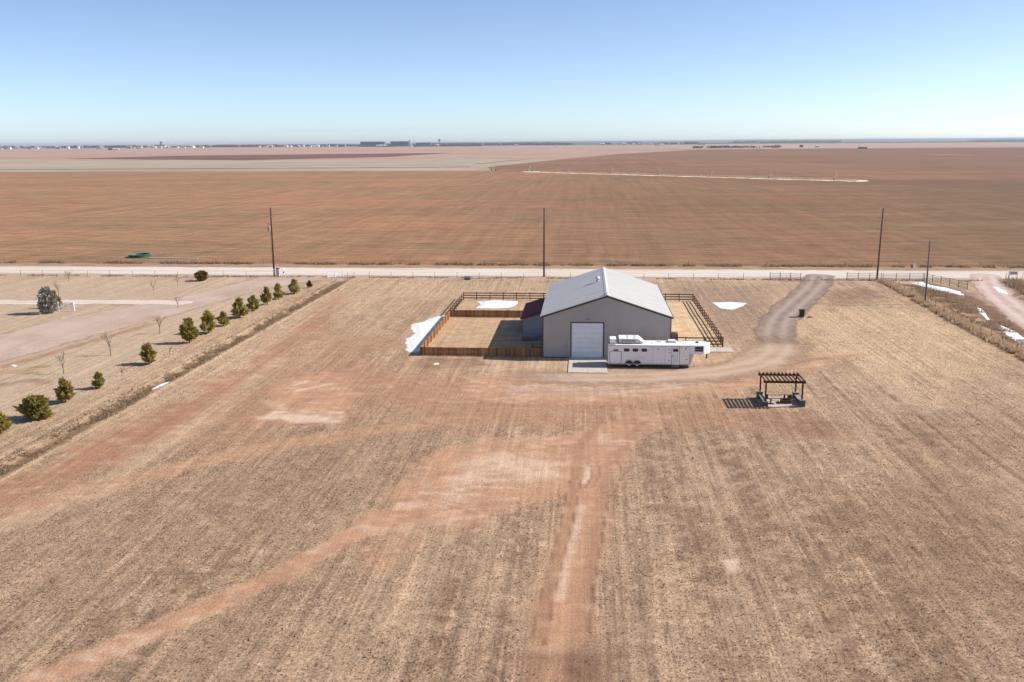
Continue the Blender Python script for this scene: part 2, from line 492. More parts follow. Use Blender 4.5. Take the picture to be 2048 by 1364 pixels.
paint([(1175, 1290), (1186, 1180), (1203, 1080), (1217, 990)], .06, WET * .9, .7, wob=.1)
paint([(1118, 1200), (1145, 1090), (1165, 1010)], .26, PALE, .65, soft=.7); paint([(1170, 965), (1178, 935)], .2, PALE, .8)
patch([(1000, 1375), (1010, 1310), (1060, 1295), (1160, 1290), (1185, 1320), (1175, 1375)], 1.3, WET, .55, cv=.4)
patch([(1130, 1375), (1120, 1310), (1180, 1290), (1200, 1330), (1190, 1375)], .5, DARK * .85, .5, cv=.4)
patch([(1450, 1120), (1475, 1118), (1480, 1145), (1455, 1150)], .25, PALE, .8)
# swept turning tracks
for rr in (0, 14):
    paint([(1170 + rr, 975), (1183 + rr, 955), (1185 + rr, 935), (1178 + rr, 925)], .09, RED * .8, .7, wob=.1)
    paint([(1228 + rr, 985), (1241 + rr, 955), (1240 + rr, 930), (1230 + rr, 918)], .09, RED * .8, .6, wob=.1)
for rr in (0, 9):
    paint([(850, 990 + rr), (960, 1018 + rr), (1060, 1025 + rr), (1100, 1020 + rr)], .09, RED * .85, .6, wob=.1)
    paint([(640, 1150 + rr), (700, 1160 + rr)], .1, DARK, .5, wob=.1)
# the worn turning circle around the barn's forecourt
patch([(930, 752), (1120, 742), (1240, 752), (1400, 735), (1500, 712), (1690, 700), (1740, 706), (1640, 735), (1530, 765), (1400, 790), (1240, 800), (1080, 808), (950, 790)], 1.2, BARE * 1.02, .8, cv=.05)
patch([(1000, 768), (1150, 765), (1300, 768), (1430, 752), (1500, 735), (1520, 745), (1400, 775), (1220, 790), (1020, 790)], .8, PINK * .97, .55, cv=.02)
paint([(1020, 786), (1200, 782), (1360, 772), (1480, 755)], .18, RED * .85, .55, wob=.3)
paint([(1600, 722), (1700, 712), (1800, 703), (1840, 702)], .7, RED * .92, .7, cv=.25)
patch([(1280, 815), (1440, 800), (1620, 830), (1700, 870), (1560, 880), (1440, 860), (1330, 870)], 1.5, RED * .95, .5, cv=.5)
patch([(1480, 835), (1600, 825), (1700, 850), (1690, 880), (1580, 870)], 1.0, WET, .4, cv=.6)
# pens
patch([(-18.6, 102.7), (-4.9, 102.7), (-4.9, 126.2), (-18.6, 126.2)], .25, PEN, .9, cv=.25, px=False)
patch([(-18.6, 126.5), (16.2, 126.5), (16.2, 140.7), (-18.6, 140.7)], .3, PEN * .97, .7, cv=.3, px=False)
patch([(9.8, 109), (16.2, 109), (16.2, 141), (9.8, 141)], .3, STRAWC, .9, cv=.3, px=False)
patch([(760, 680), (800, 672), (815, 690), (790, 700), (720, 700), (730, 690)], 1.0, RED, .6, cv=.2)
patch([(845, 716), (960, 718), (990, 732), (900, 740), (830, 735)], .8, DARK, .5, cv=.8)
# strip behind the pens towards the road, and the verges
patch([(700, 560), (1100, 560), (1090, 590), (900, 592), (700, 600)], 2.5, TAN * 1.03, .6, cv=.7)
patch([(1330, 575), (1540, 570), (1520, 640), (1470, 690), (1400, 600)], 1.6, MAUVE * .97, .55, cv=.6)
patch([(1620, 625), (1700, 600), (1850, 620), (2000, 690), (1900, 760), (1720, 720), (1600, 700)], 3.0, STRAWC * .97, .55, cv=.8)
patch([(1640, 590), (1720, 575), (1780, 585), (1740, 610), (1660, 612)], 1.5, DARK * 1.15, .5, cv=.9)
patch([(-130, 162), (80, 162), (80, 166.6), (-130, 166.6)], .6, PINK * .9, .7, cv=.3, px=False)
patch([(-130, 177), (80, 177), (80, 181), (-130, 181)], .4, PINK * .85, .7, cv=.3, px=False)
# right of the fence line: damp ditch and bank
patch([(1785, 575), (1860, 600), (1960, 635), (2060, 720), (2060, 670), (1990, 615), (1940, 585), (1850, 565)], .8, DARK * 1.05, .75, cv=.9)
patch([(1900, 600), (1965, 625), (2060, 690), (2060, 665), (1985, 612), (1940, 592)], .5, WET * .75, .75, cv=.6)
patch([(1862, 592), (1925, 596), (1905, 603), (1860, 598)], .4, RED, .7)
# left property: mown straw, worn drive edges
patch([(-128, 60), (-49, 60), (-49, 160), (-128, 160)], 1.5, A(208, 184, 158), .85, cv=.55, px=False)
paint([(0, 735), (100, 708), (200, 678), (300, 648)], .7, RED * .95, .7, cv=.2)
paint([(20, 745), (60, 740)], .8, RED, .5); paint([(62, 735), (95, 733)], .45, A(150, 150, 90), .6); paint([(50, 748), (70, 745)], .4, A(140, 145, 85), .6)
paint([(215, 606), (240, 610), (270, 608)], .9, WET * 1.1, .6, cv=.2)
paint([(0, 770), (60, 760), (90, 765)], .8, DARK * 1.1, .5, cv=.9)
# crusted and scuffed spots inside the bare earth
trk = sm(.9, 2.2, pdist(X, Y, G2([(1110, 1420), (1125, 1200), (1165, 1010), (1190, 900)])))
bare = np.clip(1 - cover * 1.4, 0, 1) * sm(160, 150, Y) * sm(-50, -44, X) * (.3 + .7 * trk)
C = blend(C, PALE, bare * sm(.54, .70, fbm(X * .5, Y * 1.1, 1.1, 3)) * .5)
C = blend(C, RED * .82, bare * sm(.55, .72, fbm(X * .5 + 31, Y * 1.0 + 40, .9, 3)) * .45)
# the ditch line itself
dd = np.abs(X + 43.6 + (nz2 - .5) * .5 - (Y - 63) * .008)
mD = sm(.95, .2, dd + (nz3 - .5) * 1.1) * sm(170, 158, Y)
C = blend(C, np.array(A(156, 126, 94)), mD * .8); cover = np.maximum(cover, mD)
mE = sm(.35, .12, np.abs(dd - 1.25)) * sm(170, 158, Y); C = blend(C, np.array(A(215, 185, 145)), mE * .6)
C = C * (0.95 + .2 * fine)[..., None] * np.array([1.01, .995, .985])
FARC = np.array(A(196, 168, 142)); outm = sm(185, 210, Y); C = blend(C, FARC, outm)
Z = (fbm(X, Y, .8, 3) - .5) * .10 * cover + (fbm(X, Y, .05, 2) - .5) * .12
inner = (sm(-128, -122, X) * sm(78, 72, X) * sm(166, 161, Y) * sm(20, 34, Y))
road_flat = sm(4.0, 9.0, pdist(X, Y, [(41.5, 168), (38.3, 157), (34.0, 146), (29.2, 134), (25.6, 124), (23.3, 114), (23.4, 104), (20, 101), (14, 96), (5, 93.5), (-16, 93.5)]))
barn_flat = sm(0, 2.5, sdpoly(X, Y, [(-19, 95), (17, 95), (17, 142), (-19, 142)]))
Z = Z * inner * (.06 + .94 * road_flat) * (.05 + .95 * barn_flat)
Z = np.where((X < -50) | (X > 54), Z * .06, Z)
Z -= mD * .12 * inner * (.3 + 1.4 * nz3); Z += mE * .05 * inner
nxg, nyg = X.shape
vid = np.arange(nxg * nyg).reshape(nxg, nyg)
quads = np.stack([vid[:-1, :-1], vid[1:, :-1], vid[1:, 1:], vid[:-1, 1:]], -1).reshape(-1, 4)


def bulk_mesh(name, V, Fc, k):
    me = bpy.data.meshes.new(name); nf = len(Fc)
    me.vertices.add(len(V)); me.vertices.foreach_set('co', V.astype(np.float32).ravel())
    me.loops.add(nf * k); me.loops.foreach_set('vertex_index', Fc.astype(np.int32).ravel())
    me.polygons.add(nf); me.polygons.foreach_set('loop_start', np.arange(0, nf * k, k, dtype=np.int32))
    me.polygons.foreach_set('loop_total', np.full(nf, k, np.int32)); me.update(calc_edges=True)
    return me


gme = bulk_mesh('ground', np.stack([X, Y, Z], -1).reshape(-1, 3), quads, 4)
ca = gme.attributes.new('soil', 'FLOAT_COLOR', 'POINT'); ca.data.foreach_set('color', np.concatenate([C.reshape(-1, 3), np.ones((nxg * nyg, 1))], 1).astype(np.float32).ravel())
cb = gme.attributes.new('cover', 'FLOAT', 'POINT'); cb.data.foreach_set('value', cover.astype(np.float32).ravel())
for p in gme.polygons: p.use_smooth = True
GROUND = attr_mat('dry_ground', .95, .45, 1.6, 5.5, .09, 7.0)
tag(link('ground', gme, GROUND), kind='structure')


def gz(x, y):                            # ground height under a point
    i = min(max(int(np.searchsorted(gx, x)), 0), nxg - 1); j = min(max(int(np.searchsorted(gy, y)), 0), nyg - 1)
    return float(Z[i, j])


# ------------------------------------------------------------------ fields, roads, drives
def ragged(pts, step=.8, amp=.25, close=True):
    out = []; n = len(pts)
    for i in range(n if close else n - 1):
        a = np.array(pts[i], float); b = np.array(pts[(i + 1) % n], float); L = np.hypot(*(b - a)); k = max(1, int(L / step))
        nrm = np.array([-(b - a)[1], (b - a)[0]]) / max(L, 1e-6)
        for j in range(k):
            p = a + (b - a) * j / k
            w = (float(fbm(np.array([p[0]]), np.array([p[1]]), .5, 3)[0]) - .5) * 2 * amp * 2
            out.append(tuple(p + nrm * w))
    return out


def sheet(name, pts, z, m, smooth_edge=0):
    me = bpy.data.meshes.new(name); bm = bmesh.new()
    vs_ = [bm.verts.new((p[0], p[1], z)) for p in pts]
    f = bm.faces.new(vs_); bm.normal_update(); bmesh.ops.triangulate(bm, faces=[f], ngon_method='EAR_CLIP')
    bm.normal_update()
    for f in bm.faces:
        if f.normal.z < 0: f.normal_flip()
    bm.to_mesh(me); bm.free()
    return tag(link(name, me, m), kind='structure')


def strip(name, pts, w0, w1, z, m, step=.8, amp=.2):     # a band along a centre line, both edges ragged
    P = [np.array(p, float) for p in pts]
    # smooth centre line
    for _ in range(3):
        Q = [P[0]]
        for a, b in zip(P[:-1], P[1:]): Q += [a * .75 + b * .25, a * .25 + b * .75]
        P = Q + [P[-1]]
    L, Rr = [], []; n = len(P)
    for i, p in enumerate(P):
        d = P[min(i + 1, n - 1)] - P[max(i - 1, 0)]; d = d / (np.hypot(*d) + 1e-9); nn = np.array([-d[1], d[0]]); w = (w0 + (w1 - w0) * i / (n - 1)) / 2
        L.append(p + nn * w); Rr.append(p - nn * w)
    pts = ragged([tuple(p) for p in L + Rr[::-1]], step, amp)
    return sheet(name, pts, z, m)


def worn(name, m, z, res, pts=None, line=None, w=0, soft=1.0, th=0.0, height=None, kind='structure', label=None, cat=None, fade=None):
    # a sheet on a fine grid, holding each point's distance from its edge and from its centre line
    q = np.array(pts if pts is not None else line, float); pad = soft + (w / 2 if line is not None else 0)
    ax = np.arange(q[:, 0].min() - pad, q[:, 0].max() + pad + res, res[0] if isinstance(res, tuple) else res) if not isinstance(res, tuple) else np.arange(q[:, 0].min() - pad, q[:, 0].max() + pad + res[0], res[0])
    ay = np.arange(q[:, 1].min() - pad, q[:, 1].max() + pad + (res[1] if isinstance(res, tuple) else res), res[1] if isinstance(res, tuple) else res)
    XX, YY = np.meshgrid(ax, ay, indexing='ij')
    if pts is not None: e = -sdpoly(XX, YY, [tuple(p) for p in q]); mid = e * 0
    else: mid = pdist(XX, YY, [tuple(p) for p in q]); e = w / 2 - mid
    e = e + (fbm(XX, YY, .35, 3) - .5) * soft * 1.6 + (fbm(XX + 9, YY, 1.3, 2) - .5) * soft * .5
    hold = np.ones(XX.shape) if fade is None else 1 - fade(XX, YY)
    keep = e > (-.35 * soft if height is None else -.02)
    k4 = keep[:-1, :-1] & keep[1:, :-1] & keep[1:, 1:] & keep[:-1, 1:]
    vi = np.arange(XX.size).reshape(XX.shape)
    qd = np.stack([vi[:-1, :-1], vi[1:, :-1], vi[1:, 1:], vi[:-1, 1:]], -1)[k4]
    us, inv = np.unique(qd.ravel(), return_inverse=True); qd = inv.reshape(-1, 4)
    ZZ = np.full(XX.shape, z) if height is None else z + height(XX, YY, e)
    V = np.stack([XX.ravel()[us], YY.ravel()[us], ZZ.ravel()[us]], -1); c0 = np.array([V[:, 0].mean(), V[:, 1].mean(), 0])
    me = bulk_mesh(name, V - c0, qd, 4)
    for nm, arr in (('edge', e), ('mid', mid), ('hold', hold)):
        me.attributes.new(nm, 'FLOAT', 'POINT').data.foreach_set('value', arr.ravel()[us].astype(np.float32))
    me.polygons.foreach_set('use_smooth', np.ones(len(qd), bool))
    o = link(name, me, m); o.location = c0
    return tag(o, label, cat, None, kind)


def smooth_line(pts, it=3):
    P = [np.array(p, float) for p in pts]
    for _ in range(it):
        Q = [P[0]]
        for a, b in zip(P[:-1], P[1:]): Q += [a * .75 + b * .25, a * .25 + b * .75]
        P = Q + [P[-1]]
    return [tuple(p) for p in P]


def worn_edges(m, soft, tracks=None):    # gravel thins out at the sheet's edge; wheel tracks run beside the centre line
    nt = m.node_tree; bs = nt.nodes['Principled BSDF']
    ge = N(nt, 'ShaderNodeNewGeometry').outputs['Position']
    ed = N(nt, 'ShaderNodeAttribute', attribute_name='edge').outputs['Fac']; md = N(nt, 'ShaderNodeAttribute', attribute_name='mid').outputs['Fac']
    n1 = math_(nt, 'MULTIPLY', math_(nt, 'SUBTRACT', noise(nt, ge, 2.2, 5, .7), .5), 2.2 * soft)
    al = maprange(nt, math_(nt, 'ADD', ed, n1), -.2 * soft, .7 * soft, 0, 1)
    hd = N(nt, 'ShaderNodeAttribute', attribute_name='hold').outputs['Fac']
    hd = maprange(nt, math_(nt, 'ADD', hd, math_(nt, 'MULTIPLY', math_(nt, 'SUBTRACT', noise(nt, ge, 1.1, 5, .7), .5), .9)), .25, .75, 0, 1)
    al = math_(nt, 'MULTIPLY', al, hd)
    tp = nt.nodes.new('ShaderNodeBsdfTransparent'); mx = nt.nodes.new('ShaderNodeMixShader')
    nt.links.new(al, mx.inputs[0]); nt.links.new(tp.outputs[0], mx.inputs[1]); nt.links.new(bs.outputs[0], mx.inputs[2])
    nt.links.new(mx.outputs[0], nt.nodes['Material Output'].inputs['Surface'])
    if tracks:
        src = bs.inputs['Base Color'].links[0].from_socket
        t = maprange(nt, math_(nt, 'ABSOLUTE', math_(nt, 'SUBTRACT', math_(nt, 'ADD', md, math_(nt, 'MULTIPLY', math_(nt, 'SUBTRACT', noise(nt, ge, .5, 3, .5), .5), .8)), tracks[1])), .15, .75, tracks[2], 1)
        nt.links.new(mix(nt, math_(nt, 'SUBTRACT', 1, t), src, tracks[0]), bs.inputs['Base Color'])
    return m


def earth(name, c1, c2, scale, lo, hi, furrow=0, fpitch=1.5, side=None, bump=.03, bscale=4, rut=None, blotch=None):
    m, nt, bs = nodes(name)
    tc = N(nt, 'ShaderNodeTexCoord').outputs['Object']
    ge = N(nt, 'ShaderNodeNewGeometry').outputs['Position']
    b = mix(nt, maprange(nt, noise(nt, ge, scale, 6, .62), .40, .60, 0, 1), c1, c2)
    sx = N(nt, 'ShaderNodeSeparateXYZ'); nt.links.new(ge, sx.inputs[0])
    if side:                                             # gradual tone shift across the field: sun-angle shading painted into the soil colour
        wob = math_(nt, 'MULTIPLY', math_(nt, 'SUBTRACT', noise(nt, ge, .004, 4, .6), .5), 500)
        b = mix(nt, maprange(nt, math_(nt, 'ADD', sx.outputs[0], wob), side[1], side[2], 0, 1), b, mix(nt, maprange(nt, noise(nt, ge, scale * 1.3, 5, .6), .42, .6, 0, 1), side[0], side[3]))
    if blotch:
        mp = N(nt, 'ShaderNodeMapping'); mp.inputs['Scale'].default_value = blotch[2]; nt.links.new(ge, mp.inputs[0])
        b = mix(nt, maprange(nt, noise(nt, mp.outputs[0], blotch[1], 5, .65), .52, .66, 0, blotch[3]), b, blotch[0])
    f = maprange(nt, noise(nt, ge, bscale, 4, .7), .28, .72, lo, hi)
    if furrow:
        wv = math_(nt, 'ADD', sx.outputs[0], math_(nt, 'MULTIPLY', noise(nt, ge, .02, 3, .5), 6))
        comb = N(nt, 'ShaderNodeCombineXYZ'); nt.links.new(wv, comb.inputs[0]); nt.links.new(math_(nt, 'MULTIPLY', sx.outputs[1], .02), comb.inputs[1])
        st = noise(nt, comb.outputs[0], 1 / fpitch, 3, .6)
        f = math_(nt, 'MULTIPLY', f, maprange(nt, st, .3, .7, 1 - furrow, 1 + furrow))
        comb2 = N(nt, 'ShaderNodeCombineXYZ'); nt.links.new(math_(nt, 'MULTIPLY', sx.outputs[0], .06), comb2.inputs[0]); nt.links.new(sx.outputs[1], comb2.inputs[1])
        f = math_(nt, 'MULTIPLY', f, maprange(nt, noise(nt, comb2.outputs[0], .09, 4, .65), .3, .7, 1 - furrow * .8, 1 + furrow * .8))
    if rut:                                              # broken clod lines lying across the view
        mp2 = N(nt, 'ShaderNodeMapping'); mp2.inputs['Scale'].default_value = (.16, 1, 1); nt.links.new(ge, mp2.inputs[0])
        f = math_(nt, 'MULTIPLY', f, maprange(nt, noise(nt, mp2.outputs[0], rut[0], 5, .72), .32, .68, 1 - rut[1], 1 + rut[1]))
    nt.links.new(scaled(nt, b, f), bs.inputs['Base Color'])
    bs.inputs['Roughness'].default_value = .95; bs.inputs['Specular IOR Level'].default_value = .08
    bumped(nt, bs, noise(nt, ge, bscale * 1.5, 5, .75), .8, bump)
    return m


FIELD = earth('ploughed_field', A(190, 141, 108), A(170, 136, 104), .012, .8, 1.2, .12, 2.6, (A(138, 104, 82), -120, 170, A(136, 110, 82)), bump=.06, bscale=1.2, blotch=(A(162, 132, 100), .05, (.10, 1, 1), .7), rut=(.55, .38))
FIELD2 = earth('far_ploughed_field', A(168, 128, 98), A(150, 116, 92), .004, .92, 1.08, .10, 8, (A(138, 106, 86), 0, 900, A(146, 114, 92)), bump=.02, bscale=.4, rut=(.03, .12))
PASTURE = earth('pale_pasture', A(202, 186, 166), A(190, 172, 152), .004, .92, 1.08, .06, 9, bump=.02, bscale=.4, blotch=(A(180, 150, 132), .012, (.35, 1, 1), .7))
PINKF = earth('pinkish_field', A(205, 170, 152), A(196, 158, 140), .002, .93, 1.07, .05, 12, bump=.02, bscale=.3, blotch=(A(206, 190, 168), .004, (.25, 1, 1), .8))
DARKF = earth('dark_red_field', A(140, 104, 94), A(132, 104, 92), .003, .95, 1.05, .04, 12, bump=.02, bscale=.3)
ROADM = earth('caliche_road', A(240, 224, 208), A(246, 234, 222), .05, .93, 1.07, 0, bump=.015, bscale=1.5, blotch=(A(214, 190, 172), .3, (.12, 1, 1), .6))
DRIVEM = earth('gravel_drive', A(164, 142, 127), A(178, 155, 140), .4, .82, 1.18, .12, 1.1, bump=.03, bscale=6)
FOREM = earth('worn_forecourt_dirt', A(212, 180, 154), A(202, 168, 142), .3, .86, 1.14, 0, bump=.02, bscale=5, blotch=(A(226, 200, 178), .5, (.4, 1, 1), .6))
LDRIVEM = earth('pink_dirt_drive', A(220, 196, 180), A(208, 182, 164), .12, .88, 1.12, .06, 1.3, bump=.02, bscale=4, blotch=(A(196, 166, 144), .22, (1, .5, 1), .6))
LANEM = earth('pink_dirt_lane', A(216, 186, 172), A(228, 202, 188), .2, .9, 1.1, .08, 1.0, bump=.02, bscale=4, blotch=(A(200, 168, 150), .35, (1, .4, 1), .6))
VERGE = earth('weedy_field_verge', A(196, 164, 134), A(180, 146, 118), .3, .8, 1.2, 0, bump=.05, bscale=2)

sheet('field', [(-1400, 182.5), (1800, 182.5), (1800, 560), (153, 569), (130, 592), (60, 655), (-20, 735), (-79, 790), (-1400, 790)], .03, FIELD)
sheet('field', [(-79, 791), (-20, 736), (60, 656), (130, 593), (153, 570), (1800, 561), (4200, 1800), (3600, 2700), (1200, 2750), (300, 2550), (60, 1750), (-30, 1300), (-95, 900)], .06, FIELD2)
sheet('pasture', [(-1500, 792), (-95, 792), (-96, 900), (-40, 1250), (-200, 1450), (-420, 1330), (-700, 1450), (-1500, 1500)], .05, PASTURE)
sheet('field', [(-860, 1500), (-485, 1310), (-330, 1560), (-300, 2050), (-520, 1960), (-800, 1800)], .35, DARKF)
sheet('field', [(-9000, 1430), (-700, 1440), (-420, 1330), (-180, 1450), (-40, 1300), (60, 1800), (300, 2600), (1200, 2800), (3600, 2800), (7000, 5000), (-9000, 5000)], .10, PINKF)
sheet('field_verge', ragged([(-190, 177.6), (190, 177.6), (190, 184.6), (-190, 184.6)], 1.5, .5), .009, VERGE)
worn_edges(ROADM, .8, (A(248, 240, 234), 1.6, .35)); worn_edges(DRIVEM, .75, (A(200, 180, 167), .95, .25)); worn_edges(FOREM, 2.6, (A(226, 202, 182), 1.0, .5)); worn_edges(LDRIVEM, .9); worn_edges(LANEM, .8, (A(238, 222, 212), 1.0, .3))
worn('county_road', ROADM, .015, (1.2, .4), line=[(-240, 171.6), (-60, 171.7), (0, 171.8), (60, 171.8), (260, 172.3)], w=10.6, soft=.9)
DRV = smooth_line([(41.9, 169.2), (40.2, 163), (38.3, 157), (34.0, 146), (29.2, 134), (25.6, 124), (23.6, 115), (23.0, 108.5), (22.3, 104.0)])
worn('gravel_driveway', DRIVEM, .022, .4, line=DRV, w=5.4, soft=.7, fade=lambda XX, YY: sm(122, 105, YY))
worn('worn_forecourt', FOREM, .017, .4, line=smooth_line([(24.2, 118), (23.2, 109), (20.5, 102), (15, 97.0), (8, 94.2), (0, 93.0), (-8, 93.2), (-16, 93.6)]), w=7.6, soft=2.4, fade=lambda XX, YY: np.maximum(sm(106, 118, YY), sm(6, -17, XX)))
LD = G2([(-260, 770), (0, 727), (100, 698), (200, 669), (330, 636), (430, 606), (520, 583), (600, 566), (690, 556), (700, 552), (520, 553), (470, 566), (400, 584), (330, 600), (200, 622), (100, 642), (0, 668), (-260, 690)])
worn('dirt_drive', LDRIVEM, .019, .6, pts=LD, soft=1.0)
worn('dirt_track', ROADM, .024, .5, line=[(-145, 134.5), (-110, 134.8), (-90, 135.2), (-75, 136), (-62, 136.2)], w=4.0, soft=.8)
worn('dirt_lane', LANEM, .026, .5, line=smooth_line([(71.4, 170.5), (68.0, 161), (64.0, 147), (60.9, 133), (58.5, 121), (56.8, 108)]), w=5.4, soft=.8)


# ------------------------------------------------------------------ grass and weeds
def tufts(name, P, hgt, nb, m, wid=.035, lean=.7, wrnd=.5):
    n = len(P); h = hgt * rng.uniform(.5, 1.35, n); K = nb
    th = rng.uniform(0, 2 * np.pi, (n, K)); ln = rng.uniform(.15, lean, (n, K)); bh = h[:, None] * rng.uniform(.6, 1.1, (n, K))
    r0 = rng.uniform(0, .5, (n, K)) * h[:, None] * .6; ph = rng.uniform(0, 2 * np.pi, (n, K))
    cx = P[:, 0, None] + np.cos(ph) * r0; cy = P[:, 1, None] + np.sin(ph) * r0; cz = P[:, 2, None] - .02 + 0 * cx
    w = wid * rng.uniform(1 - wrnd, 1 + wrnd, (n, K)); s, c = np.sin(th), np.cos(th)
    tx = cx + c * ln * bh; ty = cy + s * ln * bh; tz = cz + bh * np.sqrt(np.clip(1 - ln ** 2, .1, 1))
    a = rng.uniform(0, 2 * np.pi, (n, K))
    V = np.stack([np.stack([cx - np.sin(a) * w, cy + np.cos(a) * w, cz], -1), np.stack([cx + np.sin(a) * w, cy - np.cos(a) * w, cz], -1), np.stack([tx, ty, tz], -1)], 2).reshape(-1, 3)
    return bulk_mesh(name, V, np.arange(len(V)).reshape(-1, 3), 3)


def onground(xy):
    i = np.clip(np.searchsorted(gx, xy[:, 0]), 0, nxg - 1); j = np.clip(np.searchsorted(gy, xy[:, 1]), 0, nyg - 1)
    return np.concatenate([xy, Z[i, j][:, None]], 1), cover[i, j]


n0 = 1400000
xy = np.stack([rng.uniform(-52, 56, n0), 31 + (rng.random(n0) ** 1.5) * 132], 1)
xy = xy[np.abs(xy[:, 0]) < xy[:, 1] * .75 + 6]
P, cv = onground(xy)
ok = rng.random(len(P)) < np.clip(cv - .12, 0, 1) ** 1.6
ok &= sdpoly(P[:, 0], P[:, 1], [(-19, 96), (17, 96), (17, 142), (-19, 142)]) > .3
ok &= pdist(P[:, 0], P[:, 1], [(41, 166), (38.3, 157), (34, 146), (29.2, 134), (25.6, 124), (23.3, 114), (22.6, 108)]) > 2.4
ok &= ~((np.abs(P[:, 0] - 18.3) < 2.2) & (np.abs(P[:, 1] - 85) < 2.2))
P = P[ok]; PB = P[330000:420000]; P = P[:330000]
tag(link('dry_grass', tufts('dry_grass', P, .07, 3, STRAW, .024, .95), STRAW), 'short dry straw stubble covering the open lot', 'grass', kind='stuff')


DSTUB = leaf_mat('dark_weathered_stubble', (.13, .088, .062), (.36, .25, .175), .02, True)
tag(link('weathered_stubble', tufts('weathered_stubble', PB, .085, 4, DSTUB, .03, .9), DSTUB), 'darker weathered stubble tufts among the straw of the lot', 'grass', kind='stuff')


def row(pts, n, w, **k):
    P = [np.array(p, float) for p in pts]; L = np.array([np.hypot(*(b - a)) for a, b in zip(P[:-1], P[1:])]); c = np.cumsum(L) / L.sum()
    t = rng.random(n); i = np.searchsorted(c, t); i = np.clip(i, 0, len(L) - 1); lo = np.concatenate([[0], c])[i]; u = (t - lo) / (c[i] - lo)
    A_ = np.array(P[:-1])[i]; B_ = np.array(P[1:])[i]; q = A_ + (B_ - A_) * u[:, None]; d = (B_ - A_) / L[i][:, None]
    q = q + np.stack([-d[:, 1], d[:, 0]], 1) * rng.normal(0, w, n)[:, None]
    dens = fbm(q[:, 0], q[:, 1], .35, 3); q = q[dens > k.get('thr', .42)]
    return onground(q)[0]


FENCE_R = [(51.2, 163.0), (51.4, 158), (51.0, 148), (50.4, 139), (49.9, 125), (49.6, 112), (49.3, 100), (49.0, 88)]
tag(link('ditch_weeds', tufts('ditch_weeds', row([(-44.3, 52), (-43.6, 75), (-43.2, 110), (-42.9, 150), (-42.8, 160)], 9000, .55), .26, 5, WEED, .035, .9), WEED), 'ragged dry weeds lining the long ditch beside the pine row', 'weeds', kind='stuff')
tag(link('fence_line_grass', tufts('fence_line_grass', row(FENCE_R, 7000, .42, thr=.36), .62, 5, TANWEED, .05, .7), TANWEED), 'tall tan grass along the wire fence beside the dirt lane', 'grass', kind='stuff')
tag(link('bank_weeds', tufts('bank_weeds', row([(54.5, 160), (55.5, 150), (54.5, 138), (53, 122), (52, 105)], 5200, 1.3, thr=.42), .3, 5, WEED, .04, .8), WEED), 'low brown weeds on the damp bank between fence and dirt lane', 'weeds', kind='stuff')
tag(link('field_edge_weeds', tufts('field_edge_weeds', row([(-150, 182.6), (-60, 182.4), (30, 182.2), (110, 182.4)], 9000, .5, thr=.47), .62, 6, WEED, .06, .9), WEED), 'brown tumbleweeds caught along the edge of the ploughed field', 'weeds', kind='stuff')
tag(link('roadside_weeds', tufts('roadside_weeds', row([(-150, 164.3), (-60, 164.2), (20, 164.2), (80, 164.2)], 5000, .5, thr=.45), .25, 5, WEED, .05, .9), WEED), 'sparse dry weeds along the near shoulder of the pale road', 'weeds', kind='stuff')
tag(link('lane_brush', tufts('lane_brush', row([(72.5, 163), (71.8, 156), (69, 145), (66, 132)], 1500, .9, thr=.3), 1.0, 6, WEED, .05, .7), WEED), 'grey brown brush beyond the dirt lane beside the white sign', 'brush', kind='stuff')

# ------------------------------------------------------------------ barn
BX0, BX1, BY0, BY1, EZ = -4.76, 9.60, 102.25, 125.4, 4.80
RX = (BX0 + BX1) / 2; TA = math.tan(R(18.2)); RZ = EZ + (RX - BX0) * TA
barn = thing('barn', 'large greige metal barn with grey gable roof and white overhead door', 'barn', (RX, BY0, 0))
DX0, DX1, DZ = -1.52, 2.08, 4.05
roofz = lambda x: EZ + (min(x - BX0, BX1 - x)) * TA
fw = MB(); t_ = .12
fw.prism([(BX0, .0), (DX0, .0), (DX0, roofz(DX0)), (BX0, EZ)], BY0, BY0 + t_)
fw.prism([(DX0, DZ), (DX1, DZ), (DX1, roofz(DX1)), (DX0, roofz(DX0))], BY0, BY0 + t_)
fw.prism([(DX1, 0), (BX1, 0), (BX1, EZ), (RX, RZ), (DX1, roofz(DX1))], BY0, BY0 + t_)
part('front_wall', fw, WALLM, barn)
part('rear_wall', MB().prism([(BX0, 0), (BX1, 0), (BX1, EZ), (RX, RZ), (BX0, EZ)], BY1 - t_, BY1), WALLM, barn)
part('side_wall', MB().box(BX0, BX0 + t_, BY0 + t_, BY1 - t_, 0, EZ), SIDEM, barn)
part('side_wall', MB().box(BX1 - t_, BX1, BY0 + t_, BY1 - t_, 0, EZ), SIDEM, barn)
ov = .14; th = .07
for sgn in (-1, 1):
    xe = (BX0 - ov) if sgn < 0 else (BX1 + ov); ze = EZ - ov * TA
    pts = [(xe, ze + .01), (RX, RZ + .01), (RX, RZ + .01 + th), (xe, ze + .01 + th)]
    part('roof_slope', MB().prism(pts, BY0 - .10, BY1 + .10), ROOFM, barn)
    # rake trim under the roof edge, front and back
    for yy in (BY0 - .115, BY1 + .02):
        part('rake_trim', MB().prism([(xe, ze - .16), (RX, RZ - .16), (RX, RZ + .006), (xe, ze + .006)], yy, yy + .10), DARKTRIM, barn)
    xx = xe - .10 if sgn < 0 else xe + .002
    part('gutter', MB().box(xx, xx + .098, BY0 - .1, BY1 + .1, ze - .1, ze + .055), ROOFM if sgn < 0 else DARKTRIM, barn)
    cx = BX0 - .012 if sgn < 0 else BX1 - .09
    part('corner_trim', MB().box(cx, cx + .102, BY0 - .014, BY0 + .1, .0, EZ - .12), DARKTRIM, barn)
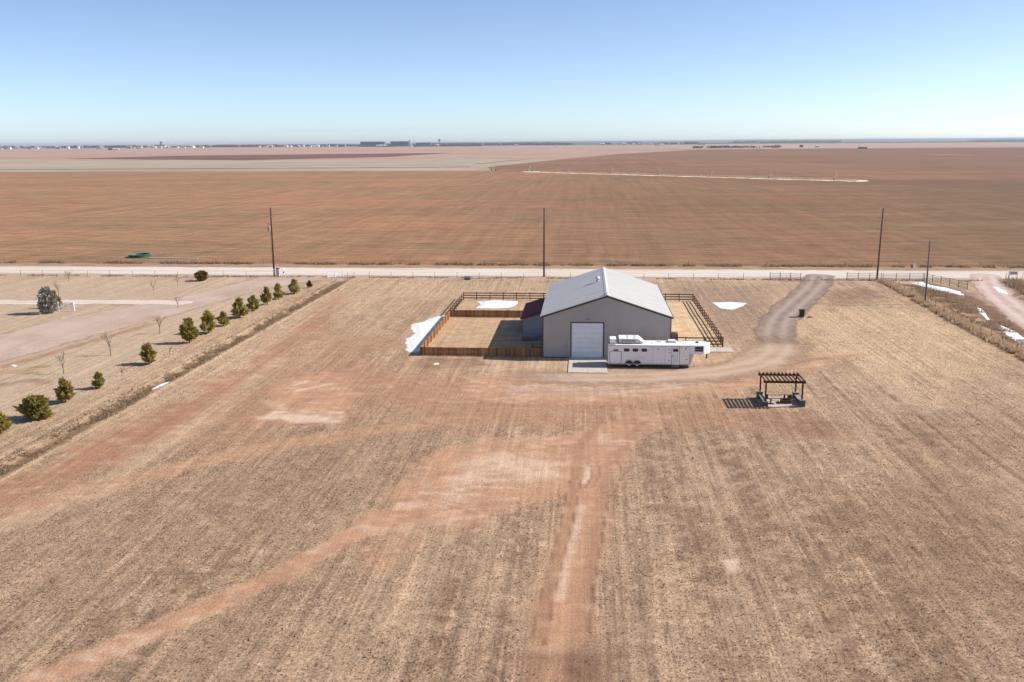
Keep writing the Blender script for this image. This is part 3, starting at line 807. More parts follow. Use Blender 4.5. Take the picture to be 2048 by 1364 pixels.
rc = part('ridge_cap', MB().prism([(RX - .22, RZ - .072 + .085), (RX, RZ + .1), (RX + .22, RZ - .072 + .085), (RX + .22, RZ - .072 + .11), (RX, RZ + .125), (RX - .22, RZ - .072 + .11)], BY0 - .14, BY1 + .14), M('ridge_metal', (.52, .52, .50), .45, .06, 1), barn)
part('end_cap', MB().box(RX - .1, RX + .1, BY0 + .3, BY0 + .75, RZ + .11, RZ + .3), WHITE, rc, bevel=.02)
# overhead door in its dark frame
for k in range(7):
    z0 = .03 + k * (DZ - .06) / 7; z1 = .03 + (k + 1) * (DZ - .06) / 7 - .012
    sec = part('door_section', MB().box(DX0 + .03, DX1 - .03, BY0 + .05, BY0 + .09, z0, z1), DOORW, barn, bevel=.008)
dt = MB().box(DX0 - .09, DX0 + .02, BY0 - .02, BY0 + .045, 0, DZ + .09).box(DX1 - .02, DX1 + .09, BY0 - .02, BY0 + .045, 0, DZ + .09).box(DX0 + .02, DX1 - .02, BY0 - .02, BY0 + .045, DZ - .02, DZ + .09)
part('door_frame', dt, DARKTRIM, barn)
part('door_lamp', MB().box(RX - 2.3 + .05, RX - 2.3 + .35, BY0 - .2, BY0 - .02, 4.28, 4.4), M('lamp_tan', (.5, .4, .3), .5), barn, bevel=.02)
part('meter_box', MB().box(-2.15, -1.95, BY0 - .11, BY0, 1.0, 1.45), STEEL, barn, bevel=.01)
part('conduit', MB().cyl((-2.05, BY0 - .05, 0.0), (-2.05, BY0 - .05, 1.0), .025).cyl((-2.05, BY0 - .05, 1.45), (-2.05, BY0 - .05, 1.9), .025), STEEL, barn)
part('base_trim', MB().box(BX0 + .092, DX0 - .1, BY0 - .025, BY0 - .001, 0, .1), DARKTRIM, barn)
part('base_trim', MB().box(DX1 + .1, BX1 - .092, BY0 - .025, BY0 - .001, 0, .1), DARKTRIM, barn)
vx, vy = 1.5, 114.3; vz = roofz(vx) + .07
vt = part('roof_vent', MB().lathe([(.0, -.12), (.2, -.12), (.2, .28), (.0, .28)], 14, (vx, vy, vz)), M('vent_metal', (.6, .6, .6), .35, .1, 4, metal=.3), barn, smooth=False)
part('vent_cap', MB().lathe([(.0, .36), (.3, .36), (.34, .42), (.22, .62), (0, .68)], 14, (vx, vy, vz)).cyl((vx, vy, vz + .27), (vx, vy, vz + .37), .12), M('vent_cap_metal', (.7, .7, .7), .35, .1, 4, metal=.3), vt, smooth=True)
for yy in (107.0, 119.0):                # skylight-free roof screws lines stay out; eave brackets only
    part('downspout', MB().box(BX1 + .005, BX1 + .075, yy, yy + .07, .1, EZ - .13), DARKTRIM, barn)

lean = thing('lean_to_shed', 'small maroon roofed lean-to shed against the shaded side of the barn', 'shed', (-6.4, 113.3, 0))
LX0, LX1, LY0, LY1 = -7.85, -4.78, 113.3, 124.0
lz = lambda x: 2.42 + (x + 7.95) * (3.42 - 2.42) / 3.1
part('front_wall', MB().prism([(LX0, 0), (LX1, 0), (LX1, lz(LX1) - .06), (LX0, lz(LX0) - .06)], LY0, LY0 + .1), LEANM, lean)
part('rear_wall', MB().prism([(LX0, 0), (LX1, 0), (LX1, lz(LX1) - .06), (LX0, lz(LX0) - .06)], LY1 - .1, LY1), LEANM, lean)
part('side_wall', MB().box(LX0, LX0 + .1, LY0 + .1, LY0 + 3.6, 0, 2.36).box(LX0, LX0 + .1, LY0 + 6, LY1 - .1, 0, 2.36).box(LX0, LX0 + .1, LY0 + 3.6, LY0 + 6, 2.0, 2.36), LEANM, lean)
part('roof', MB().prism([(-8.02, 2.36), (-4.90, lz(-4.90) - .04), (-4.90, lz(-4.90) + .04), (-8.02, 2.44)], LY0 - .2, LY1 + .2), REDROOF, lean)
part('rake_trim', MB().prism([(-8.04, 2.26), (-4.90, lz(-4.90) - .14), (-4.90, lz(-4.90) - .045), (-8.04, 2.355)], LY0 - .21, LY0 - .12), M('maroon_trim', (.12, .03, .045), .5), lean)
part('fascia', MB().box(-8.08, -8.022, LY0 - .2, LY1 + .2, 2.28, 2.45), M('pale_fascia', (.45, .38, .38), .5), lean)
part('corner_trim', MB().box(LX0 - .012, LX0 + .06, LY0 - .012, LY0 + .06, 0, 2.3), DARKTRIM, lean)

trough = thing('water_trough', 'low pale oblong water trough in the shade beside the lean-to', 'trough', (-6.8, 111.6, 0))
part('tub', MB().add([(-7.7, 111.2, .05), (-6.0, 111.2, .05), (-6.0, 111.9, .05), (-7.7, 111.9, .05), (-7.8, 111.1, .55), (-5.9, 111.1, .55), (-5.9, 112.0, .55), (-7.8, 112.0, .55), (-7.7, 111.2, .55), (-6.0, 111.2, .55), (-6.0, 111.9, .55), (-7.7, 111.9, .55), (-7.6, 111.3, .3), (-6.1, 111.3, .3), (-6.1, 111.8, .3), (-7.6, 111.8, .3)],
     [(0, 3, 2, 1), (0, 1, 5, 4), (1, 2, 6, 5), (2, 3, 7, 6), (3, 0, 4, 7), (4, 5, 9, 8), (5, 6, 10, 9), (6, 7, 11, 10), (7, 4, 8, 11), (8, 9, 13, 12), (9, 10, 14, 13), (10, 11, 15, 14), (11, 8, 12, 15)]), STEEL, trough)
part('water', MB().box(-7.63, -6.07, 111.27, 111.83, .3, .42), GLASS, trough)
bench = thing('work_table', 'weathered grey low table in the shade against the barn wall', 'table', (-5.5, 107.4, 0))
part('top', MB().box(-6.3, -4.9, 106.9, 107.9, .62, .68), M('grey_boards', (.33, .31, .30), .8, .2, 5), bench)
for xx in (-6.2, -5.0):
    for yy in (107.0, 107.8): part('leg', MB().box(xx - .04, xx + .04, yy - .04, yy + .04, 0, .62), POSTW, bench)

ac = thing('air_conditioner', 'brown slatted condenser unit beside the barn wall inside the straw pen', 'air conditioner', (10.6, 111.0, 0))
part('pad', MB().box(10.0, 11.5, 110.4, 111.6, 0, .1), CONC, ac)
part('casing', MB().box(10.25, 11.25, 110.55, 111.45, .1, 1.2), M('condenser_brown', (.20, .15, .14), .6, .15, 4), ac, bevel=.03)
for k in range(9): part('slat', MB().box(10.32 + k * .1, 10.35 + k * .1, 110.53, 110.56, .2, 1.1), M('slat_dark', (.07, .055, .05), .6) if k == 0 else bpy.data.materials['slat_dark'], ac)
part('fan_guard', MB().lathe([(.0, 1.21), (.4, 1.21), (.42, 1.24), (.0, 1.25)], 16, (10.75, 111.0, 0)), BLACK, ac)
tk = thing('propane_bottle', 'small white rounded gas bottle between condenser and barn corner', 'gas bottle', (10.05, 109.9, 0))
part('cylinder', MB().lathe([(0, .0), (.2, .02), (.22, .2), (.22, .75), (.17, .92), (.07, .98), (0, .98)], 14, (10.05, 109.9, 0)), WHITE, tk, smooth=True)
part('valve', MB().cyl((10.05, 109.9, .98), (10.05, 109.9, 1.08), .05), STEEL, tk)

# concrete apron before the overhead door, four slabs with open joints
apron = tag(bpy.data.objects.new('concrete_apron', None), kind='structure'); col.objects.link(apron)
apron.location = (.35, 98.7, 0); origins['concrete_apron'] = (.35, 98.7, 0)
for (x0, x1) in ((-1.75, .33), (.345, 2.42)):
    for (y0, y1) in ((95.2, 97.4), (97.415, 99.8), (99.815, 102.2)):
        part('slab', MB().box(x0, x1, y0, y1, -.1, .085 + rnd.uniform(0, .008)), CONC, apron, bevel=.012)
walk = tag(bpy.data.objects.new('concrete_walk', None), kind='structure'); col.objects.link(walk)
walk.location = (13.5, 107, 0); origins['concrete_walk'] = (13.5, 107, 0)
for k in range(4):
    part('slab', MB().box(9.75 + k * 1.86, 9.75 + k * 1.86 + 1.845, 106.0, 108.4, -.1, .07 + rnd.uniform(0, .006)), CONC, walk, bevel=.012)

# ------------------------------------------------------------------ fences
def picket_run(name, label, p0, p1, hgt=1.02):
    p0, p1 = np.array(p0, float), np.array(p1, float); L = np.hypot(*(p1 - p0)); ang = math.atan2(p1[1] - p0[1], p1[0] - p0[0])
    t = thing(name, label, 'fence', (p0[0], p0[1], 0)); t.rotation_euler = (0, 0, ang)
    n = max(1, round(L / 2.4)); s = L / n
    for k in range(n):
        mb = MB(); npk = int(s / .145); x = k * s
        for q in range(npk):
            w = s / npk; h = hgt + rnd.uniform(-.02, .02); x0 = x + q * w + .004; x1 = x + (q + 1) * w - .006
            y = -.055 + rnd.uniform(-.004, .004)
            mb.prism([(x0, .03), (x1, .03), (x1, h - .04), (x1 - .03, h), (x0 + .03, h), (x0, h - .04)], y, y + .018)
        o = link('picket_panel', mb.mesh('picket_panel', 0, False, (x, 0, 0)), PICK, t, (x, 0, 0)); o['kind'] = 'stuff'
        for z in (.22, .78): link('rail', MB().box(.0, s - .004, -.036, .002, z - .045, z + .045).mesh('rail'), POSTW, t, (x, 0, 0))
    for k in range(n + 1): link('post', MB().box(-.045, .045, .004, .094, -.2, hgt + .03).mesh('post'), POSTW, t, (k * s, 0, 0))
    return t


picket_run('picket_fence', 'front run of low cedar picket fence facing the open lot, left of barn', (-18.8, 102.5), (-4.9, 102.5))
picket_run('picket_fence', 'long sunlit run of cedar picket fence with snow banked against it', (-18.8, 126.3), (-18.8, 102.6))
picket_run('picket_fence', 'cedar picket fence between the two pens ending at the maroon lean-to', (-18.7, 126.4), (-8.0, 126.4))

RAILME = MB().box(0, 1, -.02, .02, -.07, .07).mesh('rail'); RPOSTME = MB().box(-.055, .055, -.055, .055, -.25, 1.22).mesh('post')


def rail_run(label, p0, p1, sp=2.05, name='rail_fence', zs=(.32, .70, 1.08), mat=RAILW, pm=None, rm=None, last=True, cat='fence'):
    p0, p1 = np.array(p0, float), np.array(p1, float); L = np.hypot(*(p1 - p0)); ang = math.atan2(p1[1] - p0[1], p1[0] - p0[0])
    t = thing(name, label, cat, (p0[0], p0[1], gz(*p0) if L > 40 else 0)); t.rotation_euler = (0, 0, ang)
    n = max(1, round(L / sp)); s = L / n
    for k in range(n + (1 if last else 0)): link('post', pm or RPOSTME, mat, t, (k * s, 0, 0), (0, 0, rnd.uniform(-.05, .05)))
    for k in range(n):
        for z in zs:
            o = link('rail', rm or RAILME, mat, t, (k * s, -.055 if not rm else 0, z + rnd.uniform(-.012, .012))); o.scale = (s - .01, 1, 1)
    return t


rail_run('dark brown three rail fence behind the snow patch, from pen corner to barn', (-18.85, 140.8), (16.35, 140.9))
rail_run('short brown three rail fence run joining picket fence to the rear pen corner', (-18.85, 126.7), (-18.85, 140.6))
rail_run('long brown three rail fence casting triple shadows onto the straw pen', (16.35, 140.7), (16.35, 108.9))
rail_run('brown three rail fence behind the horse trailer nose, closing the straw pen', (16.3, 108.8), (9.8, 108.8))

# pipe fences by the road
PIPEME = MB().cyl((0, 0, 0), (1, 0, 0), .035, n=6).mesh('rail'); PPOSTME = MB().cyl((0, 0, -.2), (0, 0, 1.35), .05, n=8).mesh('post')
ZS5 = (.2, .45, .7, .95, 1.22)
rail_run('rusty pipe fence panel beside the drive entrance, nearer the barn', (32.3, 164.2), (37.4, 163.4), 1.7, 'pipe_fence', (.25, .55, .85, 1.15), PIPEM, PPOSTME, PIPEME)
rail_run('short rusty pipe fence between drive entrance and the tallest brown pole', (45.5, 164.3), (51.1, 163.6), 1.9, 'pipe_fence', (.3, .6, .9, 1.2), PIPEM, PPOSTME, PIPEME)
rail_run('rusty pipe fence parallel to the pale road, above the snow strips', (51.3, 163.4), (58.4, 164.3), 2.3, 'pipe_fence', ZS5, PIPEM, PPOSTME, PIPEME)
rail_run('rusty five bar pipe fence slanting down towards the dirt lane', (58.5, 164.0), (62.0, 154.4), 2.0, 'pipe_fence', ZS5, PIPEM, PPOSTME, PIPEME)


def wire_fence(label, pts, sp, h=1.1, nw=3, wr=.006, pr=.038):
    t = thing('wire_fence', label, 'fence', (pts[0][0], pts[0][1], 0))
    pm = MB().cyl((0, 0, -.2), (0, 0, h), pr, n=6).mesh('post'); wm = MB().cyl((0, 0, 0), (1, 0, 0), wr, n=4).mesh('wire')
    o = pts[0]
    for a, b in zip(pts[:-1], pts[1:]):
        a, b = np.array(a, float), np.array(b, float); L = np.hypot(*(b - a)); n = max(1, round(L / sp)); ang = math.atan2(*(b - a)[::-1])
        for k in range(n):
            p = a + (b - a) * k / n
            link('post', pm, FPOST, t, (p[0] - o[0], p[1] - o[1], gz(*p)), (rnd.uniform(-.04, .04), rnd.uniform(-.04, .04), 0))
        for q in range(nw):
            w = link('wire', wm, WIREM, t, (a[0] - o[0], a[1] - o[1], h * (.3 + .65 * q / max(1, nw - 1))), (0, 0, ang)); w.scale = (L, 1, 1)
    return t


wire_fence('thin wire fence on grey posts along the near side of the pale road', [(-135, 163.2), (-57.5, 163.4)], 4.2)
wire_fence('thin wire fence along the road between white entrance and pipe panel', [(-43, 163.5), (-7, 163.6), (32, 164.1)], 4.2)
wire_fence('wire fence standing in tall tan grass beside the dirt lane', FENCE_R, 3.6)
wire_fence('wire fence on short posts along the edge of the ploughed field', [(-150, 182.0), (0, 181.8), (130, 182.0)], 5.0, 1.05)
wire_fence('wire fence beyond the dirt lane below the white sign', [(73.0, 166.2), (71.2, 158), (67.5, 143), (64.5, 128)], 3.0)
wire_fence('wire fence along the road holding the white panel sign', [(73.2, 166.6), (96, 167.2)], 3.0)

# ------------------------------------------------------------------ horse trailer
tr = thing('horse_trailer', 'white gooseneck horse trailer parked beside the barn, hay pod on roof', 'trailer', (7.0, 99.1, 0))
TY0, TY1 = 97.92, 100.28
body = part('body', MB().prism([(2.55, .40), (11.2, .40), (11.2, 2.50), (2.55, 2.50)], TY0, TY1), TRWHITE, tr, bevel=.05)
rp = [(TY0 - .03, 2.505), (TY0 + .25, 2.60), (TY0 + .7, 2.65), ((TY0 + TY1) / 2, 2.67), (TY1 - .7, 2.65), (TY1 - .25, 2.60), (TY1 + .03, 2.505)]
part('roof', MB().prism(rp, 2.5, 11.25, 'x'), TRROOF, tr)
part('roof_rail', MB().box(2.5, 11.25, TY0 - .035, TY0 - .004, 2.43, 2.50), TRGREY, tr)
part('side_rail', MB().box(2.56, 11.2, TY0 - .025, TY0 - .002, .36, .47), TRGREY, tr)
part('chassis', MB().box(2.75, 11.0, TY0 + .25, TY1 - .25, .22, .395), RUBBER, tr)
np_ = [(11.21, TY0), (12.75, TY0 + .03), (13.25, TY0 + .35), (13.45, TY0 + .85), (13.45, TY1 - .85), (13.25, TY1 - .35), (12.75, TY1 - .03), (11.21, TY1)]
nose = part('nose', MB().prism(np_, 1.60, 2.52, 'z'), TRWHITE, tr)
nr = [(x if x < 12 else x + .03, y) for x, y in np_]
ctr = (TY0 + TY1) / 2
part('nose_roof', MB().add([(x, y, 2.525) for x, y in nr] + [(11.252 + (x - 11.252) * .86, ctr + (y - ctr) * .72, 2.64) for x, y in nr],
     [tuple(range(8, 16))] + [(i, (i + 1) % 8, 8 + (i + 1) % 8, 8 + i) for i in range(8)] + [tuple(range(7, -1, -1))]), TRROOF, tr)
part('nose_front_wall', MB().prism([(11.21, .42), (11.34, .42), (11.70, 1.595), (11.21, 1.595)], TY0 + .03, TY1 - .03), M('trailer_front_pinkish', (.52, .48, .48), .4, .08, 2), tr)
# windows along the side
for (x0, x1, z0, z1) in ((4.22, 4.80, 1.80, 2.14), (5.16, 5.74, 1.80, 2.14), (6.10, 6.68, 1.80, 2.14)):
    w_ = part('window', MB().box(x0 - .06, x1 + .06, TY0 - .03, TY0 - .003, z0 - .06, z1 + .06), WHITE, tr, bevel=.01)
    part('pane', MB().box(x0, x1, TY0 - .036, TY0 - .031, z0, z1), GLASS, w_)
    part('latch', MB().box(x1 + .1, x1 + .17, TY0 - .03, TY0 - .003, (z0 + z1) / 2 - .03, (z0 + z1) / 2 + .03), TRGREY, w_)
w_ = part('rear_window', MB().box(3.02, 3.75, TY0 - .03, TY0 - .003, 1.83, 2.16), WHITE, tr, bevel=.01)
part('pane', MB().box(3.1, 3.64, TY0 - .036, TY0 - .031, 1.86, 2.03), GLASS, w_)
w_ = part('nose_window', MB().box(11.72, 12.70, TY0 - .03, TY0 - .0, 1.84, 2.47), M('window_frame_silver', (.62, .63, .66), .35), tr, bevel=.01)
for z0, z1 in ((1.89, 2.13), (2.16, 2.42)): part('pane', MB().box(11.78, 12.64, TY0 - .036, TY0 - .031, z0, z1), GLASS, w_)
# loading ramp on the side, outlined by dark gaps
rm_ = part('side_ramp', MB().box(2.74, 3.92, TY0 - .035, TY0 - .003, .52, 1.78), TRWHITE, tr, bevel=.01)
part('ramp_seam', MB().box(2.69, 2.735, TY0 - .012, TY0 - .003, .5, 1.82).box(3.925, 3.985, TY0 - .012, TY0 - .003, .5, 1.82).box(2.735, 3.925, TY0 - .012, TY0 - .003, 1.785, 1.82), TRLINE, rm_)
for xx in (2.85, 3.8): part('hinge', MB().box(xx, xx + .08, TY0 - .05, TY0 - .036, .5, .6), TRGREY, rm_)
dr = part('entry_door', MB().box(9.36, 10.14, TY0 - .03, TY0 - .003, .40, 2.42), TRWHITE, tr, bevel=.012)
part('door_seam', MB().box(9.31, 9.352, TY0 - .011, TY0 - .003, .38, 2.46).box(10.145, 10.187, TY0 - .011, TY0 - .003, .38, 2.46).box(9.352, 10.145, TY0 - .011, TY0 - .003, 2.425, 2.46), TRLINE, dr)
part('door_window', MB().box(9.46, 10.02, TY0 - .038, TY0 - .031, 1.83, 2.16), GLASS, dr, bevel=.002)
part('door_handle', MB().box(9.38, 9.46, TY0 - .07, TY0 - .031, 1.3, 1.42), BLACK, dr)
for xx in (9.55, 9.75, 9.95): part('door_rib', MB().box(xx, xx + .025, TY0 - .037, TY0 - .031, .6, 1.6), TRGREY, dr)
part('entry_step', MB().box(9.4, 10.1, TY0 - .32, TY0 - .0, .24, .29), TRGREY, tr)
for (x0, x1, z0, z1) in ((7.78, 7.95, 2.05, 2.16), (10.72, 10.9, 2.08, 2.22), (9.0, 9.13, .75, .87), (10.8, 11.05, .95, 1.03), (8.98, 9.2, 2.05, 2.09), (8.98, 9.2, 1.72, 1.76)):
    part('side_fitting', MB().box(x0, x1, TY0 - .04, TY0 - .003, z0, z1), TRGREY, tr, bevel=.006)
for xx in (7.3, 8.6): part('panel_joint', MB().box(xx, xx + .03, TY0 - .008, TY0 - .001, .5, 2.42), M('joint_grey', (.5, .5, .54), .4) if xx == 7.3 else bpy.data.materials['joint_grey'], tr)
part('pinstripe', MB().box(5.5, 6.35, TY0 - .006, TY0 - .001, 1.18, 1.21).box(5.75, 6.6, TY0 - .006, TY0 - .001, 1.08, 1.10).box(4.9, 5.5, TY0 - .006, TY0 - .001, .98, 1.0), TRGREY, tr)
# wheels, two axles
for sy, ys in ((-1, TY0 + .02), (1, TY1 - .26)):
    for xx in (4.80, 5.66):
        wl = part('wheel', MB().lathe([(.19, -.11), (.32, -.12), (.37, -.08), (.37, .08), (.32, .12), (.19, .11)], 24), RUBBER, tr, smooth=True)
        wl.rotation_euler = (R(90), 0, 0); wl.location = (xx - 7.0, ys + .12 - 99.1, .37 + .01)
        me = wl.data; me.transform(Matrix.Translation(Vector(origins['horse_trailer'])))
        rim = link('rim', MB().lathe([(0, .06), (.07, .085), (.09, .06), (.17, .05), (.20, .10), (.20, -.1), (0, -.1)], 20).mesh('rim', 0, True), M('wheel_rim', (.55, .55, .56), .35, .1, 5, metal=.4) if 'wheel_rim' not in bpy.data.materials else bpy.data.materials['wheel_rim'], wl)
        arch = MB(); yy = TY0 - .045 if sy < 0 else TY1 + .0
        for a in range(9):
            t0, t1 = math.pi * a / 9, math.pi * (a + 1) / 9
            pp = [(xx + rr * math.cos(t), .40 + rr * math.sin(t)) for rr, t in ((.40, t0), (.40, t1), (.50, t1), (.50, t0))]
            arch.prism(pp, yy, yy + .043)
        part('fender', arch, TRGREY, tr)
        if sy < 0:
            wellp = [(xx + .40 * math.cos(math.pi * a / 10), .41 + .40 * math.sin(math.pi * a / 10)) for a in range(11)]
            part('wheel_well', MB().prism(wellp, TY0 - .006, TY0 - .001), BLACK, tr)
# roof load
px0, px1, py0, py1 = 3.66, 6.05, TY0 + .28, TY1 - .2
pod = part('hay_pod', MB().add([(px0, py0, 2.70), (px1 + .35, py0, 2.70), (px1 + .35, py1, 2.70), (px0, py1, 2.70), (px0, py0 + .05, 3.13), (px1 - .25, py0 + .05, 3.13), (px1 - .25, py1, 3.18), (px0, py1, 3.18)],
           [(0, 3, 2, 1), (4, 5, 6, 7), (0, 1, 5, 4), (1, 2, 6, 5), (2, 3, 7, 6), (3, 0, 4, 7)]), TRROOF, tr, bevel=.05)
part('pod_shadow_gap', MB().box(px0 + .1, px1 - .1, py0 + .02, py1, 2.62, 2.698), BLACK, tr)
part('pod_hatch', MB().box(px0 + .25, px1 - .6, py0 - .012, py0 + .03, 2.80, 3.04), TRGREY, pod, bevel=.008)
part('pod_strap', MB().box(px0 + .95, px0 + .99, py0 - .012, py1, 3.19, 3.20).box(px0 + 1.7, px0 + 1.74, py0 - .012, py1, 3.19, 3.20), TRGREY, pod)
part('storage_box', MB().box(2.68, 3.38, TY0 + .45, TY1 - .35, 2.70, 3.06), TRROOF, tr, bevel=.05)
part('roof_rack', MB().box(2.58, 2.62, TY0 + .15, TY1 - .15, 2.62, 2.95).box(3.50, 3.54, TY0 + .2, TY1 - .2, 2.62, 3.0).box(2.58, 3.54, TY0 + .15, TY0 + .19, 2.80, 2.84), TRGREY, tr)
part('low_crate', MB().box(2.7, 3.4, TY0 + .08, TY0 + .40, 2.60, 2.82), M('crate_dirty_white', (.6, .6, .58), .5, .2, 5), tr, bevel=.02)
for (x0, x1, y0, y1, h_) in ((7.9, 8.3, 98.9, 99.3, .1), (9.0, 9.8, 98.7, 99.5, .22), (10.15, 10.5, 99.2, 99.55, .1), (7.2, 7.35, 98.4, 98.55, .06)):
    part('roof_vent', MB().box(x0, x1, y0, y1, 2.62, 2.66 + h_), TRROOF, tr, bevel=.03)
part('roof_unit_base', MB().box(8.96, 9.84, 98.66, 99.54, 2.60, 2.70), TRGREY, tr)
part('nose_dome', MB().lathe([(0, .0), (.18, .0), (.17, .12), (.1, .18), (0, .2)], 12, (12.1, 98.9, 2.60)), BLACK, tr, smooth=True)
# hitch and landing gear
part('coupler', MB().cyl((13.2, 99.1, 1.62), (13.2, 99.1, .95), .07).cyl((13.2, 99.1, .98), (13.2, 99.1, .86), .10).box(12.6, 13.35, 98.95, 99.25, 1.52, 1.60), BLACK, tr)
for yy in (TY0 + .35, TY1 - .45):
    part('landing_leg', MB().box(11.0, 11.1, yy, yy + .1, .06, .45).box(10.92, 11.18, yy - .06, yy + .16, .0, .06), BLACK, tr)
part('tail_ladder', MB().box(2.44, 2.48, TY0 + .2, TY0 + .24, .6, 2.9).box(2.44, 2.48, TY0 + .6, TY0 + .64, .6, 2.9), TRGREY, tr)

# ------------------------------------------------------------------ pergola with seat walls
PX0, PX1, PY0, PY1, PZ = 16.63, 19.92, 83.65, 86.35, 2.42
pv = tag(bpy.data.objects.new('patio', None), kind='structure'); col.objects.link(pv); pv.location = (18.3, 85, 0); origins['patio'] = (18.3, 85, 0)
PAV = M('patio_paver', (.50, .42, .36), .9, .15, 4, .12, bump=.004, bscale=15)
for i in range(5):
    for j in range(4):
        x0 = 16.35 + i * .78; y0 = 83.35 + j * .82
        part('paver', MB().box(x0 + .008, x0 + .772, y0 + .008, y0 + .812, -.05, .07 + rnd.uniform(0, .012)), PAV, pv)
pg = thing('pergola', 'dark brown timber pergola with slatted roof over a small patio', 'pergola', (18.3, 85, 0))
for xx in (PX0, PX1):
    for yy in (PY0, PY1): part('post', MB().box(xx - .065, xx + .065, yy - .065, yy + .065, .3, PZ), PERGW, pg)
for yy in (PY0, PY1):
    part('beam', MB().box(PX0 - .25, PX1 + .25, yy - .14, yy - .08, PZ - .16, PZ + .0), PERGW, pg)
    part('beam', MB().box(PX0 - .25, PX1 + .25, yy + .08, yy + .14, PZ - .16, PZ + .0), PERGW, pg)
for k in range(11):
    xx = PX0 - .12 + k * (PX1 - PX0 + .24) / 10
    part('slat', MB().box(xx - .04, xx + .04, PY0 - .35, PY1 + .25, PZ + .004, PZ + .13), PERGW, pg)
blk = MB().box(-.195, .195, -.095, .095, 0, .19).mesh('block', .008)


def pedestal(label, x, y, h, n=3):
    t = thing('block_pedestal', label, 'pedestal', (x, y, .07), 'pergola pedestals')
    nz = int(round(h / .2))
    for k in range(nz):
        for i in range(3):
            a = (k % 2) * 90
            off = (-.17 + i * .17)
            link('block', blk, BLOCK, t, ((0, off, k * .2) if a == 0 else (off, 0, k * .2)), (0, 0, R(a))).scale = (1.3, .85, 1)
    link('cap', MB().box(-.28, .28, -.28, .28, nz * .2 - .005, nz * .2 + .05).mesh('cap', .012), BLOCKCAP, t)
    return t


pedestal('dark block pedestal at the sunny front corner of the pergola', PX1 + .03, PY0 + .0, .6)
pedestal('dark block pedestal at the front corner beside the pergola shadow', PX0 - .03, PY0 + .0, .4)
pedestal('block pedestal at the rear corner where the slat shadow begins', PX0 - .03, PY1 - .0, .6)
pedestal('block pedestal at the rear corner beside the grey stool block', PX1 + .03, PY1 - .0, .6)
for xx, lb in ((PX0 - .03, 'low block seat wall with pale cap on the shadowed side of the pergola'), (PX1 + .03, 'low block seat wall with pale cap on the sunlit side of the pergola')):
    t = thing('seat_wall', lb, 'seat wall', (xx, 85, .07))
    for k in range(2):
        for i in range(5):
            y = -.82 + i * .4 + (k % 2) * .02
            link('block', blk, BLOCK, t, (0, y, k * .2), (0, 0, R(90)))
    for i in range(5): link('cap', MB().box(-.2, .2, -.195, .195, .395, .45).mesh('cap', .01), BLOCKCAP, t, (0, -.82 + i * .4, 0))
fp = thing('fire_pit', 'rusty square steel fire pit with grate under the pergola', 'fire pit', (18.7, 84.75, .08)); fp.scale = (.8, .8, .8)
for (x0, x1, y0, y1) in ((-.55, .55, -.45, -.41), (-.55, .55, .41, .45), (-.55, -.51, -.41, .41), (.51, .55, -.41, .41)):
    link('side_panel', MB().box(x0, x1, y0, y1, 0, .36).mesh('side_panel'), RUST, fp)
link('rim', MB().box(-.6, .6, -.5, -.42, .365, .385).box(-.6, .6, .42, .5, .365, .385).box(-.6, -.52, -.42, .42, .365, .385).box(.52, .6, -.42, .42, .365, .385).mesh('rim'), RUST, fp)
for k in range(5): link('grate_bar', MB().box(-.5, .5, -.015, .015, .3, .33).mesh('grate_bar'), BLACK, fp, (0, -.3 + k * .15, 0))
bn = thing('patio_bench', 'pale plank bench across the back of the pergola patio', 'bench', (18.1, 86.25, .08))
for k in range(3): link('seat_plank', MB().box(-.95, .95, -.06, .06, .40, .44).mesh('seat_plank'), M('pale_plank', (.45, .34, .24), .8, .2, 6) if k == 0 else bpy.data.materials['pale_plank'], bn, (0, -.14 + k * .14, 0))
for xx in (-.8, .8): link('leg', MB().box(-.05, .05, -.18, .18, 0, .398).mesh('leg'), PERGW, bn, (xx, 0, 0))
st = thing('low_table', 'low weathered plank table in front of the fire pit', 'table', (17.6, 84.4, .08))
for k in range(4): link('plank', MB().box(-.4, .4, -.065, .065, .33, .37).mesh('plank'), bpy.data.materials['pale_plank'], st, (0, -.21 + k * .14, 0))
for xx in (-.33, .33):
    for yy in (-.2, .2): link('leg', MB().box(-.03, .03, -.03, .03, 0, .328).mesh('leg'), PERGW, st, (xx, yy, 0))
sb = thing('stool_block', 'grey concrete block stool beside the rear pergola pedestal', 'stool', (19.35, 86.1, .08))
for k in range(2): link('block', blk, BLOCK, sb, (0, 0, k * .2))

# ------------------------------------------------------------------ bin, tank, small yard things
wb = thing('wheelie_bin', 'black wheeled rubbish bin standing at the edge of the gravel driveway', 'bin', (29.9, 128.7, 0))
link('body', MB().add([(-.26, -.3, .08), (.26, -.3, .08), (.26, .28, .08), (-.26, .28, .08), (-.33, -.38, 1.0), (.33, -.38, 1.0), (.33, .38, 1.0), (-.33, .38, 1.0)], [(0, 3, 2, 1), (4, 5, 6, 7), (0, 1, 5, 4), (1, 2, 6, 5), (2, 3, 7, 6), (3, 0, 4, 7)]).mesh('body', .03), BLACK, wb)
link('lid', MB().prism([(-.42, 1.005), (.40, 1.005), (.40, 1.06), (.0, 1.13), (-.42, 1.06)], -.36, .36, 'x').mesh('lid', .015), BLACK, wb)
for s in (-1, 1): link('wheel', MB().cyl((s * .27, .27, .13), (s * .35, .27, .13), .13, n=14).mesh('wheel'), RUBBER, wb)
link('handle', MB().cyl((-.28, .44, 1.02), (.28, .44, 1.02), .025).mesh('handle'), BLACK, wb)
